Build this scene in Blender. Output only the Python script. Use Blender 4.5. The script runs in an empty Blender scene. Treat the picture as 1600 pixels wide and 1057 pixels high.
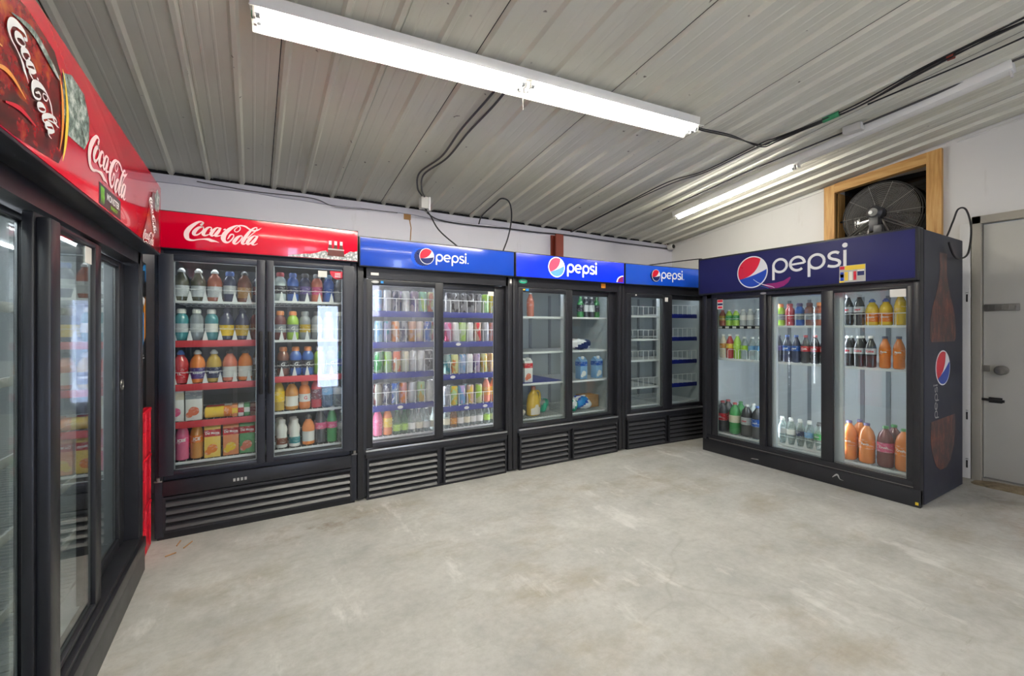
import bpy, bmesh, math, random
from mathutils import Vector, Matrix
H = 1.25                      # one unit of length below = 1.25 m (the eye height)
R = random.Random(7)
SC = bpy.context.scene
COL = SC.collection
rad = math.radians

# ------------------------------------------------------------------ materials
def lin(c):
    if isinstance(c, str):
        c = [int(c[i:i + 2], 16) / 255 for i in (0, 2, 4)]
        c = [v / 12.92 if v <= .04045 else ((v + .055) / 1.055) ** 2.4 for v in c]
    return (c[0], c[1], c[2], 1)

class NT:
    def __init__(s, name):
        s.m = bpy.data.materials.new(name); s.m.use_nodes = True
        s.t = s.m.node_tree; s.t.nodes.clear()
        s.out = s.t.nodes.new('ShaderNodeOutputMaterial')
    def n(s, typ, **kw):
        nd = s.t.nodes.new(typ)
        for k, v in kw.items():
            if k in nd.inputs.keys():
                s.put(nd.inputs[k], v)
            else:
                setattr(nd, k, v)
        return nd
    def put(s, inp, v):
        if isinstance(v, bpy.types.NodeSocket): s.t.links.new(v, inp)
        else: inp.default_value = v
    def surf(s, v): s.t.links.new(v, s.out.inputs['Surface']); return s.m
    def coord(s, which='Object'): return s.n('ShaderNodeTexCoord').outputs[which]
    def noise(s, vec, scale, detail=4, rough=.55):
        nd = s.n('ShaderNodeTexNoise'); s.put(nd.inputs['Vector'], vec)
        nd.inputs['Scale'].default_value = scale; nd.inputs['Detail'].default_value = detail
        nd.inputs['Roughness'].default_value = rough
        return nd.outputs['Fac']
    def noise4(s, vec, scale, w):
        nd = s.n('ShaderNodeTexNoise', noise_dimensions='4D'); s.put(nd.inputs['Vector'], vec); s.put(nd.inputs['W'], w)
        nd.inputs['Scale'].default_value = scale; nd.inputs['Detail'].default_value = 2; return nd.outputs['Fac']
    def ramp(s, fac, stops):
        nd = s.n('ShaderNodeValToRGB'); s.put(nd.inputs['Fac'], fac)
        e = nd.color_ramp.elements
        while len(e) < len(stops): e.new(.5)
        for i, (p, c) in enumerate(stops):
            e[i].position = p; e[i].color = lin(c) if not isinstance(c, (int, float)) else (c, c, c, 1)
        return nd.outputs['Color']
    def mix(s, fac, a, b, blend='MIX'):
        nd = s.n('ShaderNodeMix'); nd.data_type = 'RGBA'; nd.blend_type = blend
        s.put(nd.inputs[0], fac); s.put(nd.inputs[6], a); s.put(nd.inputs[7], b)
        return nd.outputs[2]
    def math(s, op, a, b=0.0):
        nd = s.n('ShaderNodeMath'); nd.operation = op
        s.put(nd.inputs[0], a); s.put(nd.inputs[1], b); return nd.outputs[0]
    def scale(s, vec, v):
        nd = s.n('ShaderNodeMapping'); s.put(nd.inputs['Vector'], vec); nd.inputs['Scale'].default_value = v
        return nd.outputs[0]
    def bump(s, h, strength=.2, dist=.01):
        nd = s.n('ShaderNodeBump'); s.put(nd.inputs['Height'], h)
        nd.inputs['Strength'].default_value = strength; nd.inputs['Distance'].default_value = dist
        return nd.outputs[0]
    def pbr(s, col, rough=.5, metal=0.0, normal=None, spec=.5, coat=0.0, emit=None, es=0.0):
        b = s.n('ShaderNodeBsdfPrincipled')
        s.put(b.inputs['Base Color'], col); s.put(b.inputs['Roughness'], rough); s.put(b.inputs['Metallic'], metal)
        b.inputs['Specular IOR Level'].default_value = spec
        b.inputs['Coat Weight'].default_value = coat
        if normal is not None: s.put(b.inputs['Normal'], normal)
        if emit is not None:
            s.put(b.inputs['Emission Color'], emit); b.inputs['Emission Strength'].default_value = es
        return b.outputs[0]

def simple(name, col, rough=.5, metal=0.0, var=.12, scale=14, coat=0.0, spec=.5):
    t = NT(name); co = t.coord()
    n = t.noise(co, scale, 5)
    c = lin(col)
    d = tuple(v * (1 - var) for v in c[:3]) + (1,); l = tuple(min(1, v * (1 + var)) for v in c[:3]) + (1,)
    cc = t.mix(n, d, l)
    rr = t.math('ADD', t.math('MULTIPLY', n, .14), rough - .07)
    return t.surf(t.pbr(cc, rr, metal, coat=coat, spec=spec))

def emis(name, col, st):
    t = NT(name); e = t.n('ShaderNodeEmission'); e.inputs['Color'].default_value = lin(col); e.inputs['Strength'].default_value = st
    return t.surf(e.outputs[0])

def glassmat(name, tint=(.93, .96, .95), extra=0.0, haze=0.0):
    t = NT(name)
    tr = t.n('ShaderNodeBsdfTransparent'); tr.inputs['Color'].default_value = tint + (1,)
    gl = t.n('ShaderNodeBsdfGlossy'); gl.inputs['Roughness'].default_value = .01
    lw = t.n('ShaderNodeLayerWeight'); lw.inputs['Blend'].default_value = .5      # Schlick, same from both faces of the pane
    f = t.math('MINIMUM', t.math('ADD', t.math('MULTIPLY', t.math('POWER', lw.outputs['Facing'], 5.0), .95), .045 + extra), 1.0)
    m = t.n('ShaderNodeMixShader'); t.put(m.inputs[0], f)
    t.t.links.new(tr.outputs[0], m.inputs[1]); t.t.links.new(gl.outputs[0], m.inputs[2])
    res = m.outputs[0]
    if haze:
        n = t.noise(t.coord(), 5, 6, .65)
        hz = t.math('MULTIPLY', t.ramp(n, [(.35, 0.15), (.7, 1.0)]), haze)
        df = t.n('ShaderNodeBsdfDiffuse'); df.inputs['Color'].default_value = (.8, .82, .86, 1)
        m2 = t.n('ShaderNodeMixShader'); t.put(m2.inputs[0], hz)
        t.t.links.new(res, m2.inputs[1]); t.t.links.new(df.outputs[0], m2.inputs[2]); res = m2.outputs[0]
    return t.surf(res)

def objcol(name, kind):
    t = NT(name); oi = t.n('ShaderNodeObjectInfo'); c = oi.outputs['Color']; co = t.coord()
    if kind == 'plain':
        n = t.noise(co, 60, 3)
        cc = t.mix(t.math('MULTIPLY', n, .25), c, (.9, .9, .9, 1))
        return t.surf(t.pbr(cc, .32, 0))
    if kind == 'liquid':
        return t.surf(t.pbr(t.mix(.06, c, (.9, .9, .9, 1)), .14, 0, coat=.6))
    if kind == 'clear':
        b = t.pbr(t.mix(.25, c, (.85, .9, .9, 1)), .1, 0, coat=.5)
        tr = t.n('ShaderNodeBsdfTransparent'); t.put(tr.inputs['Color'], t.mix(.45, c, (1, 1, 1, 1)))
        lw = t.n('ShaderNodeLayerWeight'); lw.inputs['Blend'].default_value = .45
        m = t.n('ShaderNodeMixShader'); t.put(m.inputs[0], t.math('ADD', t.math('MULTIPLY', lw.outputs['Facing'], .6), .22))
        t.t.links.new(tr.outputs[0], m.inputs[1]); t.t.links.new(b, m.inputs[2])
        return t.surf(m.outputs[0])
    if kind == 'can':      # printed metal: patches of a second ink over the first
        v = t.scale(co, (1, 1, .45))
        n = t.noise4(v, 26, t.math('MULTIPLY', oi.outputs['Random'], 40.0))
        hs = t.n('ShaderNodeHueSaturation'); t.put(hs.inputs['Color'], c)
        t.put(hs.inputs['Hue'], t.math('ADD', t.math('MULTIPLY', oi.outputs['Random'], .25), .42)); hs.inputs['Value'].default_value = .8
        k = t.ramp(n, [(.46, 0.0), (.5, 1.0)]); k2 = t.ramp(t.noise4(v, 38, t.math('MULTIPLY', oi.outputs['Random'], 90.0)), [(.64, 0.0), (.67, 1.0)])
        cc = t.mix(k, c, t.mix(.35, hs.outputs[0], (.8, .8, .8, 1))); cc = t.mix(k2, cc, (.82, .84, .86, 1))
        return t.surf(t.pbr(cc, .3, .35))
    if kind == 'label':
        v = t.scale(co, (1, 1, 2.2)); n = t.noise(v, 38, 2)
        cc = t.mix(t.ramp(n, [(.55, 0.0), (.6, .6)]), c, t.mix(.5, c, (.85, .85, .85, 1)))
        return t.surf(t.pbr(cc, .42))

M = {}
def build_mats():
    M['black'] = simple('black_enamel', '222328', .38, var=.25, scale=9)
    M['blackblue'] = simple('blue_black_enamel', '292c36', .36, var=.2, scale=8)
    M['navyside'] = simple('navy_vinyl', '1c2136', .42, var=.3, scale=4)
    M['rubber'] = simple('black_rubber', '141416', .6)
    M['louver'] = simple('louver_grey_black', '3c3d40', .36, var=.2, scale=20)
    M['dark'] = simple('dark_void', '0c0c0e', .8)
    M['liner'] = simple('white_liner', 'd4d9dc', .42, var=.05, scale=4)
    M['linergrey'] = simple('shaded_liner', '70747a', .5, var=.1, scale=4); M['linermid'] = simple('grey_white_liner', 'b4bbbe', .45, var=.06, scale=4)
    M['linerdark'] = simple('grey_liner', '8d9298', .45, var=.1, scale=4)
    M['alu'] = simple('aluminium', 'b9bbbd', .32, .8, var=.1)
    M['wiregrey'] = simple('grey_wire', '9b9a96', .35, var=.05); M['steel'] = simple('dull_steel', '8a8884', .4, .8, var=.2)
    M['wirewhite'] = simple('white_wire', 'e6e8e8', .4, var=.04)
    M['stripblue'] = simple('blue_strip', '1d2a86', .4, var=.1)
    M['stripred'] = simple('red_strip', 'd4464e', .4, var=.08)
    M['paper'] = simple('white_paper', 'ece9e0', .6, var=.03)
    M['signred'] = simple('sign_red', 'd4002a', .16, var=.05, scale=3, coat=.4)
    M['signblue'] = simple('sign_blue', '1446b8', .2, var=.14, scale=4, coat=.3)
    M['signblue2'] = simple('sign_blue_bright', '1a56d4', .2, var=.12, scale=4, coat=.3)
    M['signnavy'] = simple('sign_navy', '23255e', .5, var=.14, scale=4, spec=.3)
    M['white'] = simple('print_white', 'f2f2f2', .35, var=.02)
    M['pinkwhite'] = simple('print_pinkwhite', 'f6d8d8', .35, var=.02)
    M['pred'] = simple('print_red', 'd81f38', .3, var=.06)
    M['pblue'] = simple('print_blue', '1a48b4', .3, var=.06)
    M['pdkblue'] = simple('print_dark_blue', '15255e', .3, var=.1)
    M['pmagenta'] = simple('print_magenta', '96266e', .3, var=.15)
    M['pblack'] = simple('print_black', '1b1d22', .35, var=.1)
    M['pgreen'] = simple('print_green', '6cc035', .35, var=.05)
    M['pyellow'] = simple('print_yellow', 'f0d03c', .4, var=.05)
    M['porange'] = simple('print_orange', 'e8922e', .4, var=.05)
    M['psky'] = simple('print_sky', '2f8fd8', .35, var=.05)
    M['pgrey'] = simple('print_grey', 'b4b4b0', .45, var=.1)
    M['pteal'] = simple('print_teal', '2fae8a', .4, var=.05)
    M['pbrown'] = simple('print_brown', '5c2318', .35, var=.3, scale=40)
    M['lit_blue'] = None
    t = NT('backlit_blue'); n = t.noise(t.coord(), 3, 3)
    c = t.mix(n, lin('0619b4'), lin('0c2ed6'))
    M['lit_blue'] = t.surf(t.pbr(c, .25, emit=c, es=.8))
    for nm, col, st in (('lit_white', 'ffffff', .7), ('lit_red', 'f0445c', .5), ('lit_paleblue', '5a94e0', .4)):
        t = NT(nm); M[nm] = t.surf(t.pbr(lin(col), .3, emit=lin(col), es=st))
    # ice and bottles printed on signs
    t = NT('print_ice'); v = t.n('ShaderNodeTexVoronoi'); t.put(v.inputs['Vector'], t.coord()); v.inputs['Scale'].default_value = 75
    M['ice'] = t.surf(t.pbr(t.ramp(v.outputs['Distance'], [(.05, 'f2f2ee'), (.45, 'b9bcbb'), (.75, '7f8584')]), .3))
    t = NT('print_cola_glass'); co = t.coord(); n1 = t.noise(co, 7, 5, .7); n2 = t.noise(t.scale(co, (1, 1, 3)), 9, 4)
    a = t.ramp(n1, [(.3, '1a0b0a'), (.45, '4a0f10'), (.55, '9c1620'), (.68, 'c8641c')])
    M['colaglass'] = t.surf(t.pbr(t.mix(t.ramp(n2, [(.52, 0.0), (.66, .75)]), a, lin('39322e')), .22))
    t = NT('print_amber_glass'); co = t.coord(); n1 = t.noise(t.scale(co, (1, 1, .55)), 11, 7, .72)
    M['amberglass'] = t.surf(t.pbr(t.ramp(n1, [(.34, '1e1a24'), (.47, '3c2122'), (.56, '66302a'), (.64, '8a4a30'), (.75, 'b08458')]), .3))
    t = NT('print_glass_highlight'); n1 = t.noise(t.coord(), 26, 5, .7)
    M['glassgrey'] = t.surf(t.pbr(t.ramp(n1, [(.35, '2f3a36'), (.5, '7d8d86'), (.65, 'd8dfda')]), .25))
    # glass
    M['glass'] = glassmat('cooler_glass')
    M['glassmirror'] = glassmat('reflective_glass', (.9, .93, .9), .13)
    M['glasshaze'] = glassmat('fogged_glass', (.95, .96, .97), .02, haze=.14)
    M['glassmist'] = glassmat('lightly_fogged_glass', (.95, .96, .97), .01, haze=.06)
    # liquid / goods
    for k in ('plain', 'liquid', 'clear', 'can', 'label'): M['o_' + k] = objcol('goods_' + k, k)
    # lamps
    M['tube'] = emis('fluorescent_tube', 'fff9ec', 37)
    M['lampin'] = emis('cooler_lamp', 'f0f6ff', 8.5)
    M['daylight'] = emis('daylight_pane', 'c8d8ff', 9.0); M['daylight2'] = emis('daylight_high', 'e4e8ff', 4.0); M['lampin2'] = emis('cooler_lamp_tall', 'f0f6ff', 11)
    M['fixture'] = simple('fixture_white', 'f4f3ee', .4, var=.04)
    M['cable'] = simple('cable_black', '232326', .5)
    M['cablegrey'] = simple('cable_grey', '4c4a4a', .5)
    M['conduit'] = simple('conduit_grey', '8d8a84', .5)
    M['plasticwhite'] = simple('white_plastic', 'd9d7d2', .45, var=.05)
    M['crate'] = simple('red_crate', 'd8102c', .4, var=.08)
    M['rust'] = simple('rust_red', '8a3a2a', .6, var=.15)
    M['gtape'] = simple('green_tape', '3f9a6a', .5)
    M['cardboard'] = simple('cardboard', 'b78a58', .8, var=.1)
    # wood
    for nm_, sc_ in (('pine', (1.2, 1.2, .1)), ('pineflat', (1.2, .1, 1.2))):
        t = NT(nm_); co = t.coord(); n = t.noise(t.scale(co, sc_), 30, 5, .6)
        n2 = t.noise(t.scale(co, (1, 1, .5)), 5, 2)
        c = t.mix(t.math('MULTIPLY', n2, .4), t.ramp(n, [(.3, 'b07f42'), (.5, 'd2a25e'), (.7, 'e2bc7c')]), lin('b98542'))
        M[nm_] = t.surf(t.pbr(c, .55))
    # concrete floor
    t = NT('worn_concrete'); co = t.coord()
    big = t.noise(co, .55, 6, .6); mid = t.noise(co, 2.6, 9, .7); fine = t.noise(co, 28, 6, .7)
    st = t.noise(t.scale(co, (1, 1.6, 1)), 1.15, 8, .68)
    c = t.ramp(mid, [(.28, '9e9f9b'), (.43, 'b3b3ae'), (.56, 'bfbfba'), (.74, 'd2d1cc')])
    c = t.mix(t.ramp(st, [(.52, 0.0), (.70, .75)]), c, lin('978b73'))
    c = t.mix(t.ramp(big, [(.42, 0.0), (.7, .3)]), c, lin('9fa3a2'))
    c = t.mix(t.ramp(fine, [(.3, .3), (.6, 0.0)]), c, lin('8d8a82'))
    wl = t.noise(t.scale(co, (1.3, .5, 1)), 3.1, 6, .7)
    c = t.mix(t.ramp(wl, [(.58, 0.0), (.68, .6)]), c, lin('dcdbd6'))
    sk = t.noise(t.scale(co, (.7, 4, 1)), 4.3, 5, .75)
    c = t.mix(t.ramp(sk, [(.62, 0.0), (.72, .4)]), c, lin('8a8170'))
    for (sx_, sy_, rx_, ry_, cc_, k_) in ((.28, 2.36, .42, .16, '7d6a4e', .75), (-.05, 1.95, .3, .4, '8f8a78', .5), (3.3, .55, .5, .3, '8a6a44', .45), (3.7, .8, .25, .5, '6e6250', .5)):
        mp = t.n('ShaderNodeMapping'); t.put(mp.inputs['Vector'], co); mp.vector_type = 'TEXTURE'; mp.inputs['Location'].default_value = (sx_ * H, sy_ * H, 0); mp.inputs['Scale'].default_value = (rx_ * H, ry_ * H, 1)
        ln = t.n('ShaderNodeVectorMath', operation='LENGTH'); t.put(ln.inputs[0], mp.outputs[0])
        near = t.ramp(ln.outputs['Value'], [(.0, 1.0), (1.0, 0.0)])
        c = t.mix(t.math('MULTIPLY', t.math('MULTIPLY', near, t.ramp(t.noise(co, 5.5, 7, .7), [(.46, 0.0), (.62, 1.0)])), k_), c, lin(cc_))
    # pale scratches and hairline cracks
    v = t.n('ShaderNodeTexVoronoi', feature='DISTANCE_TO_EDGE')
    wv = t.n('ShaderNodeVectorMath', operation='ADD'); t.put(wv.inputs[0], co)
    nn = t.n('ShaderNodeTexNoise'); t.put(nn.inputs['Vector'], co); nn.inputs['Scale'].default_value = 1.6
    sc = t.n('ShaderNodeVectorMath', operation='SCALE'); t.put(sc.inputs[0], nn.outputs['Color']); sc.inputs['Scale'].default_value = .5
    t.put(wv.inputs[1], sc.outputs[0]); t.put(v.inputs['Vector'], wv.outputs[0]); v.inputs['Scale'].default_value = .42
    ed = t.ramp(v.outputs['Distance'], [(.0, 1.0), (.005, 0.0)])
    c = t.mix(t.math('MULTIPLY', ed, t.ramp(big, [(.45, 0.0), (.6, .25)])), c, lin('7b7468'))
    h = t.math('ADD', t.math('MULTIPLY', fine, .4), mid)
    M['floor'] = t.surf(t.pbr(c, t.ramp(mid, [(.3, .5), (.7, .68)]), normal=t.bump(h, .12, .01), spec=.4))
    # walls
    def wallmat(name, a, b, st):
        t = NT(name); co = t.coord(); n = t.noise(co, 1.6, 6, .6); f = t.noise(co, 45, 4)
        c = t.mix(n, lin(a), lin(b))
        s = t.noise(t.scale(co, (3, 3, .5)), 2.6, 6, .65)
        c = t.mix(t.ramp(s, [(.62, 0.0), (.78, .5)]), c, lin(st))
        return t.surf(t.pbr(c, .62, normal=t.bump(f, .08, .005)))
    M['wall'] = wallmat('painted_block', 'dddce4', 'e8e7ee', 'c4c1c0')
    M['trimgrey'] = wallmat('flashing_paint', 'bdbcc8', 'cac9d4', 'a9a6a8')
    M['wallr'] = wallmat('painted_wall_warm', 'dcdbd8', 'e6e5e1', 'c4bfb6')
    M['doorpaint'] = wallmat('door_paint', 'bdbcb4', 'cfcec6', '98917f')
    M['doorframe'] = wallmat('door_frame_paint', '9c988c', 'aca89c', '6f6a5e')
    t = NT('ceiling_sheet'); co = t.coord(); n = t.noise(co, 1.2, 6, .6); s = t.noise(t.scale(co, (2.5, .4, 1)), 3, 6, .6); f = t.noise(co, 130, 2)
    c = t.mix(n, lin('dcdaca'), lin('e5e3d5')); c = t.mix(t.ramp(s, [(.55, 0.0), (.75, .35)]), c, lin('bcb8a4'))
    spk = t.noise(co, 16, 2, .5); c = t.mix(t.ramp(spk, [(.74, 0.0), (.78, .8)]), c, lin('5a4c40'))
    M['ceil'] = t.surf(t.pbr(c, .58, spec=.35))
    # dark glazing behind the fan
    t = NT('dark_glazing'); M['darkglass'] = t.surf(t.pbr(lin('0b0a0c'), .06))
build_mats()

# ------------------------------------------------------------------ mesh builder
class MB:
    def __init__(s): s.v = []; s.f = []; s.mi = []; s.mats = []; s.cur = 0
    def add(s, vs, fs):
        o = len(s.v); s.v += [tuple(v) for v in vs]; s.f += [tuple(i + o for i in f) for f in fs]
        s.mi += [s.cur] * len(fs); return s
    def use(s, m):
        if m not in s.mats: s.mats.append(m)
        s.cur = s.mats.index(m); return s
    def box(s, x0, x1, y0, y1, z0, z1, bev=0.0):
        if bev <= 0:
            vs = [(x, y, z) for z in (z0, z1) for y in (y0, y1) for x in (x0, x1)]
            return s.add(vs, [(0, 2, 3, 1), (4, 5, 7, 6), (0, 1, 5, 4), (2, 6, 7, 3), (0, 4, 6, 2), (1, 3, 7, 5)])
        b = bmesh.new(); bmesh.ops.create_cube(b, size=1)
        for v in b.verts:
            v.co = Vector(((x0 + x1) / 2 + v.co.x * (x1 - x0), (y0 + y1) / 2 + v.co.y * (y1 - y0), (z0 + z1) / 2 + v.co.z * (z1 - z0)))
        bmesh.ops.bevel(b, geom=list(b.edges), offset=bev, segments=2, profile=.5, affect='EDGES')
        b.verts.index_update()
        s.add([v.co[:] for v in b.verts], [[v.index for v in f.verts] for f in b.faces]); b.free(); return s
    def lathe(s, prof, n=20, c=(0, 0, 0), cap=True):
        vs = []; fs = []
        for r, z in prof:
            for i in range(n):
                a = 2 * math.pi * i / n; vs.append((c[0] + r * math.cos(a), c[1] + r * math.sin(a), c[2] + z))
        for j in range(len(prof) - 1):
            for i in range(n):
                k = (i + 1) % n; fs.append((j * n + i, j * n + k, (j + 1) * n + k, (j + 1) * n + i))
        if cap:
            fs.append(tuple(reversed(range(n)))); fs.append(tuple((len(prof) - 1) * n + i for i in range(n)))
        return s.add(vs, fs)
    def tube(s, pts, r, n=8, cap=True):
        P = [Vector(p) for p in pts]; vs = []; fs = []; up = None
        for i, p in enumerate(P):
            t = (P[min(i + 1, len(P) - 1)] - P[max(i - 1, 0)]).normalized()
            if up is None:
                up = Vector((0, 0, 1)) if abs(t.z) < .9 else Vector((1, 0, 0))
            a = t.cross(up).normalized(); up = a.cross(t).normalized(); b = up
            rr = r[i] if isinstance(r, (list, tuple)) else r
            for k in range(n):
                q = 2 * math.pi * k / n; vs.append(p + a * rr * math.cos(q) + b * rr * math.sin(q))
        for j in range(len(P) - 1):
            for k in range(n):
                m = (k + 1) % n; fs.append((j * n + k, j * n + m, (j + 1) * n + m, (j + 1) * n + k))
        if cap: fs.append(tuple(reversed(range(n)))); fs.append(tuple((len(P) - 1) * n + k for k in range(n)))
        return s.add(vs, fs)
    def ring(s, c, rr, r, axis='x', n=40, m=5):
        vs = []; fs = []
        for i in range(n):
            a = 2 * math.pi * i / n
            for k in range(m):
                q = 2 * math.pi * k / m; d = rr + r * math.cos(q); h = r * math.sin(q)
                p = {'x': (h, d * math.cos(a), d * math.sin(a)), 'y': (d * math.cos(a), h, d * math.sin(a)), 'z': (d * math.cos(a), d * math.sin(a), h)}[axis]
                vs.append((c[0] + p[0], c[1] + p[1], c[2] + p[2]))
        for i in range(n):
            for k in range(m):
                fs.append((i * m + k, ((i + 1) % n) * m + k, ((i + 1) % n) * m + (k + 1) % m, i * m + (k + 1) % m))
        return s.add(vs, fs)
    def plate(s, poly, y, th=.0012):
        """polygon in x,z (drawn seen from -y) laid on the plane y, raised th towards the viewer"""
        n = len(poly); vs = [(x, y - th, z) for x, z in poly] + [(x, y, z) for x, z in poly]
        fs = [tuple(range(n)), tuple(reversed(range(n, 2 * n)))] + [(i, i + n, (i + 1) % n + n, (i + 1) % n) for i in range(n)]
        return s.add(vs, fs)
    def ribbon(s, pts, y, th=.0012):
        """stroke: (x, z, width) list smoothed into a flat strip on the plane y"""
        P = catmull(pts); L = []; Rr = []
        for i, p in enumerate(P):
            a = P[max(i - 1, 0)]; b = P[min(i + 1, len(P) - 1)]
            dx, dz = b[0] - a[0], b[1] - a[1]; l = math.hypot(dx, dz) or 1
            nx, nz = -dz / l, dx / l; w = p[2] / 2
            L.append((p[0] + nx * w, p[1] + nz * w)); Rr.append((p[0] - nx * w, p[1] - nz * w))
        n = len(P); vs = [(x, y - th, z) for x, z in L] + [(x, y - th, z) for x, z in Rr]
        fs = [(i, i + 1, n + i + 1, n + i) for i in range(n - 1)]
        return s.add(vs, fs)
    def mesh(s, name, mat=None, smooth=35, fix=True):
        me = bpy.data.meshes.new(name)
        me.from_pydata([(x * H, y * H, z * H) for x, y, z in s.v], [], s.f)
        for m in (s.mats or [mat]): me.materials.append(M[m] if isinstance(m, str) else m)
        if s.mats: me.polygons.foreach_set('material_index', s.mi)
        if fix:
            b = bmesh.new(); b.from_mesh(me); bmesh.ops.recalc_face_normals(b, faces=b.faces); b.to_mesh(me); b.free()
        if smooth:
            me.polygons.foreach_set('use_smooth', [True] * len(me.polygons)); me.set_sharp_from_angle(angle=rad(smooth))
        me.update(); return me
    def build(s, name, mat=None, parent=None, smooth=35, label=None, kind=None, fix=True):
        o = bpy.data.objects.new(name, s.mesh(name, mat, smooth, fix)); COL.objects.link(o)
        if parent: o.parent = parent
        if label: o['label'] = label
        if kind: o['kind'] = kind
        return o

def catmull(pts, k=7):
    if len(pts) < 3: return list(pts)
    P = [pts[0]] + list(pts) + [pts[-1]]; out = []
    for i in range(1, len(P) - 2):
        for j in range(k):
            t = j / k
            out.append(tuple(.5 * (2 * b + (c - a) * t + (2 * a - 5 * b + 4 * c - d) * t * t + (3 * b - a - 3 * c + d) * t ** 3)
                             for a, b, c, d in zip(P[i - 1], P[i], P[i + 1], P[i + 2])))
    out.append(tuple(pts[-1])); return out

def empty(name, loc, label, cat, rz=0, group=None, rot=None):
    o = bpy.data.objects.new(name, None); COL.objects.link(o)
    o.location = Vector(loc) * H; o.rotation_euler = rot if rot else (0, 0, rz); o.empty_display_size = .05
    o['label'] = label; o['category'] = cat
    if group: o['group'] = group
    return o
def tag(o, label, cat, group=None):
    o['label'] = label; o['category'] = cat
    if group: o['group'] = group
    return o

def text_poly(body, size, bold=0.0):
    cu = bpy.data.curves.new('lettering', 'FONT'); cu.body = body; cu.size = size; cu.align_x = 'CENTER'; cu.align_y = 'CENTER'; cu.offset = bold
    cu.resolution_u = 3
    ob = bpy.data.objects.new('lettering', cu); COL.objects.link(ob)
    dg = bpy.context.evaluated_depsgraph_get(); me = bpy.data.meshes.new_from_object(ob.evaluated_get(dg))
    vs = [v.co[:] for v in me.vertices]; fs = [tuple(p.vertices) for p in me.polygons]
    bpy.data.objects.remove(ob); bpy.data.curves.remove(cu); bpy.data.meshes.remove(me)
    return vs, fs
def flat_text(mb, body, size, x, y, z, bold=0.0, sx=1.0, rot=0.0):
    vs, fs = text_poly(body, size, bold); c, s = math.cos(rot), math.sin(rot)
    return mb.add([(x + (v[0] * sx * c - v[1] * s), y, z + (v[0] * sx * s + v[1] * c)) for v in vs], fs)
def round_text(mb, body, size, r, z, bold=0.0, ang=-math.pi / 2):
    vs, fs = text_poly(body, size, bold)
    return mb.add([(r * math.cos(ang + v[0] / r), r * math.sin(ang + v[0] / r), z + v[1]) for v in vs], fs)

# ------------------------------------------------------------------ the setting
SL = .145                                        # roof pitch
def zc(y): return 2.429 - SL * y                 # underside of the roof sheets
XL, XR, YB, YF = -1.16, 4.1, 3.338, -2.7
def wallbox(name, mat, boxes):
    m = MB()
    for b in boxes: m.box(*b)
    o = m.build(name, mat, smooth=0); o['kind'] = 'structure'; return o
wallbox('floor', 'floor', [(XL - .2, XR + .2, YF - .2, YB + .2, -.12, 0)])
wallbox('wall_back', 'wall', [(XL - .2, XR + .2, YB, YB + .16, 0, zc(YB) + .05)])
m = MB()                                         # left and right walls have sloped tops under the roof
def slopewall(m, x0, x1, y0, y1, z0):
    m.add([(x0, y0, z0), (x1, y0, z0), (x1, y1, z0), (x0, y1, z0), (x0, y0, zc(y0) + .03), (x1, y0, zc(y0) + .03), (x1, y1, zc(y1) + .03), (x0, y1, zc(y1) + .03)],
          [(0, 3, 2, 1), (4, 5, 6, 7), (0, 1, 5, 4), (1, 2, 6, 5), (2, 3, 7, 6), (3, 0, 4, 7)])
slopewall(m, XL - .16, XL, YF, YB, 0); m.build('wall_left', 'wall', smooth=0)['kind'] = 'structure'
WY0, WY1, WZ0 = 1.147, 1.71, 1.42                # opening with the fan
DY0, DY1, DZ1 = .175, .875, 1.668                # door leaf
def wztop(y): return 2.152 - .11 * (y - 1.147)
m = MB()
slopewall(m, XR, XR + .16, WY1, YB, 0)
m.box(XR, XR + .16, WY0, WY1, 0, WZ0)
slopewall(m, XR, XR + .16, WY0, WY1, 2.155)
slopewall(m, XR, XR + .16, DY1 + .01, WY0, 0)
slopewall(m, XR, XR + .16, DY0 - .01, DY1 + .01, DZ1 + .01)
slopewall(m, XR, XR + .16, YF, DY0 - .01, 0)
m.build('wall_right', 'wallr', smooth=0)['kind'] = 'structure'
m = MB()                                         # wall behind the viewer, with a daylit doorway and a high window
for b in ((XL - .2, .92, 0, 2.9), (.92, 1.24, 1.36, 2.9), (1.24, 1.5, 0, 2.9), (1.5, 1.95, 0, 1.2), (1.5, 1.95, 1.75, 2.9), (1.95, XR + .2, 0, 2.9)):
    m.box(b[0], b[1], YF - .12, YF, b[2], b[3])
m.build('wall_front', 'wall', smooth=0)['kind'] = 'structure'
m = MB(); m.box(.92, 1.24, YF - .1, YF - .08, 0, 1.36); o = m.build('door_2', 'daylight', smooth=0); o['kind'] = 'structure'
m = MB(); m.box(1.5, 1.95, YF - .1, YF - .08, 1.2, 1.75); o = m.build('window_2', 'daylight2', smooth=0); o['kind'] = 'structure'

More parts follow.
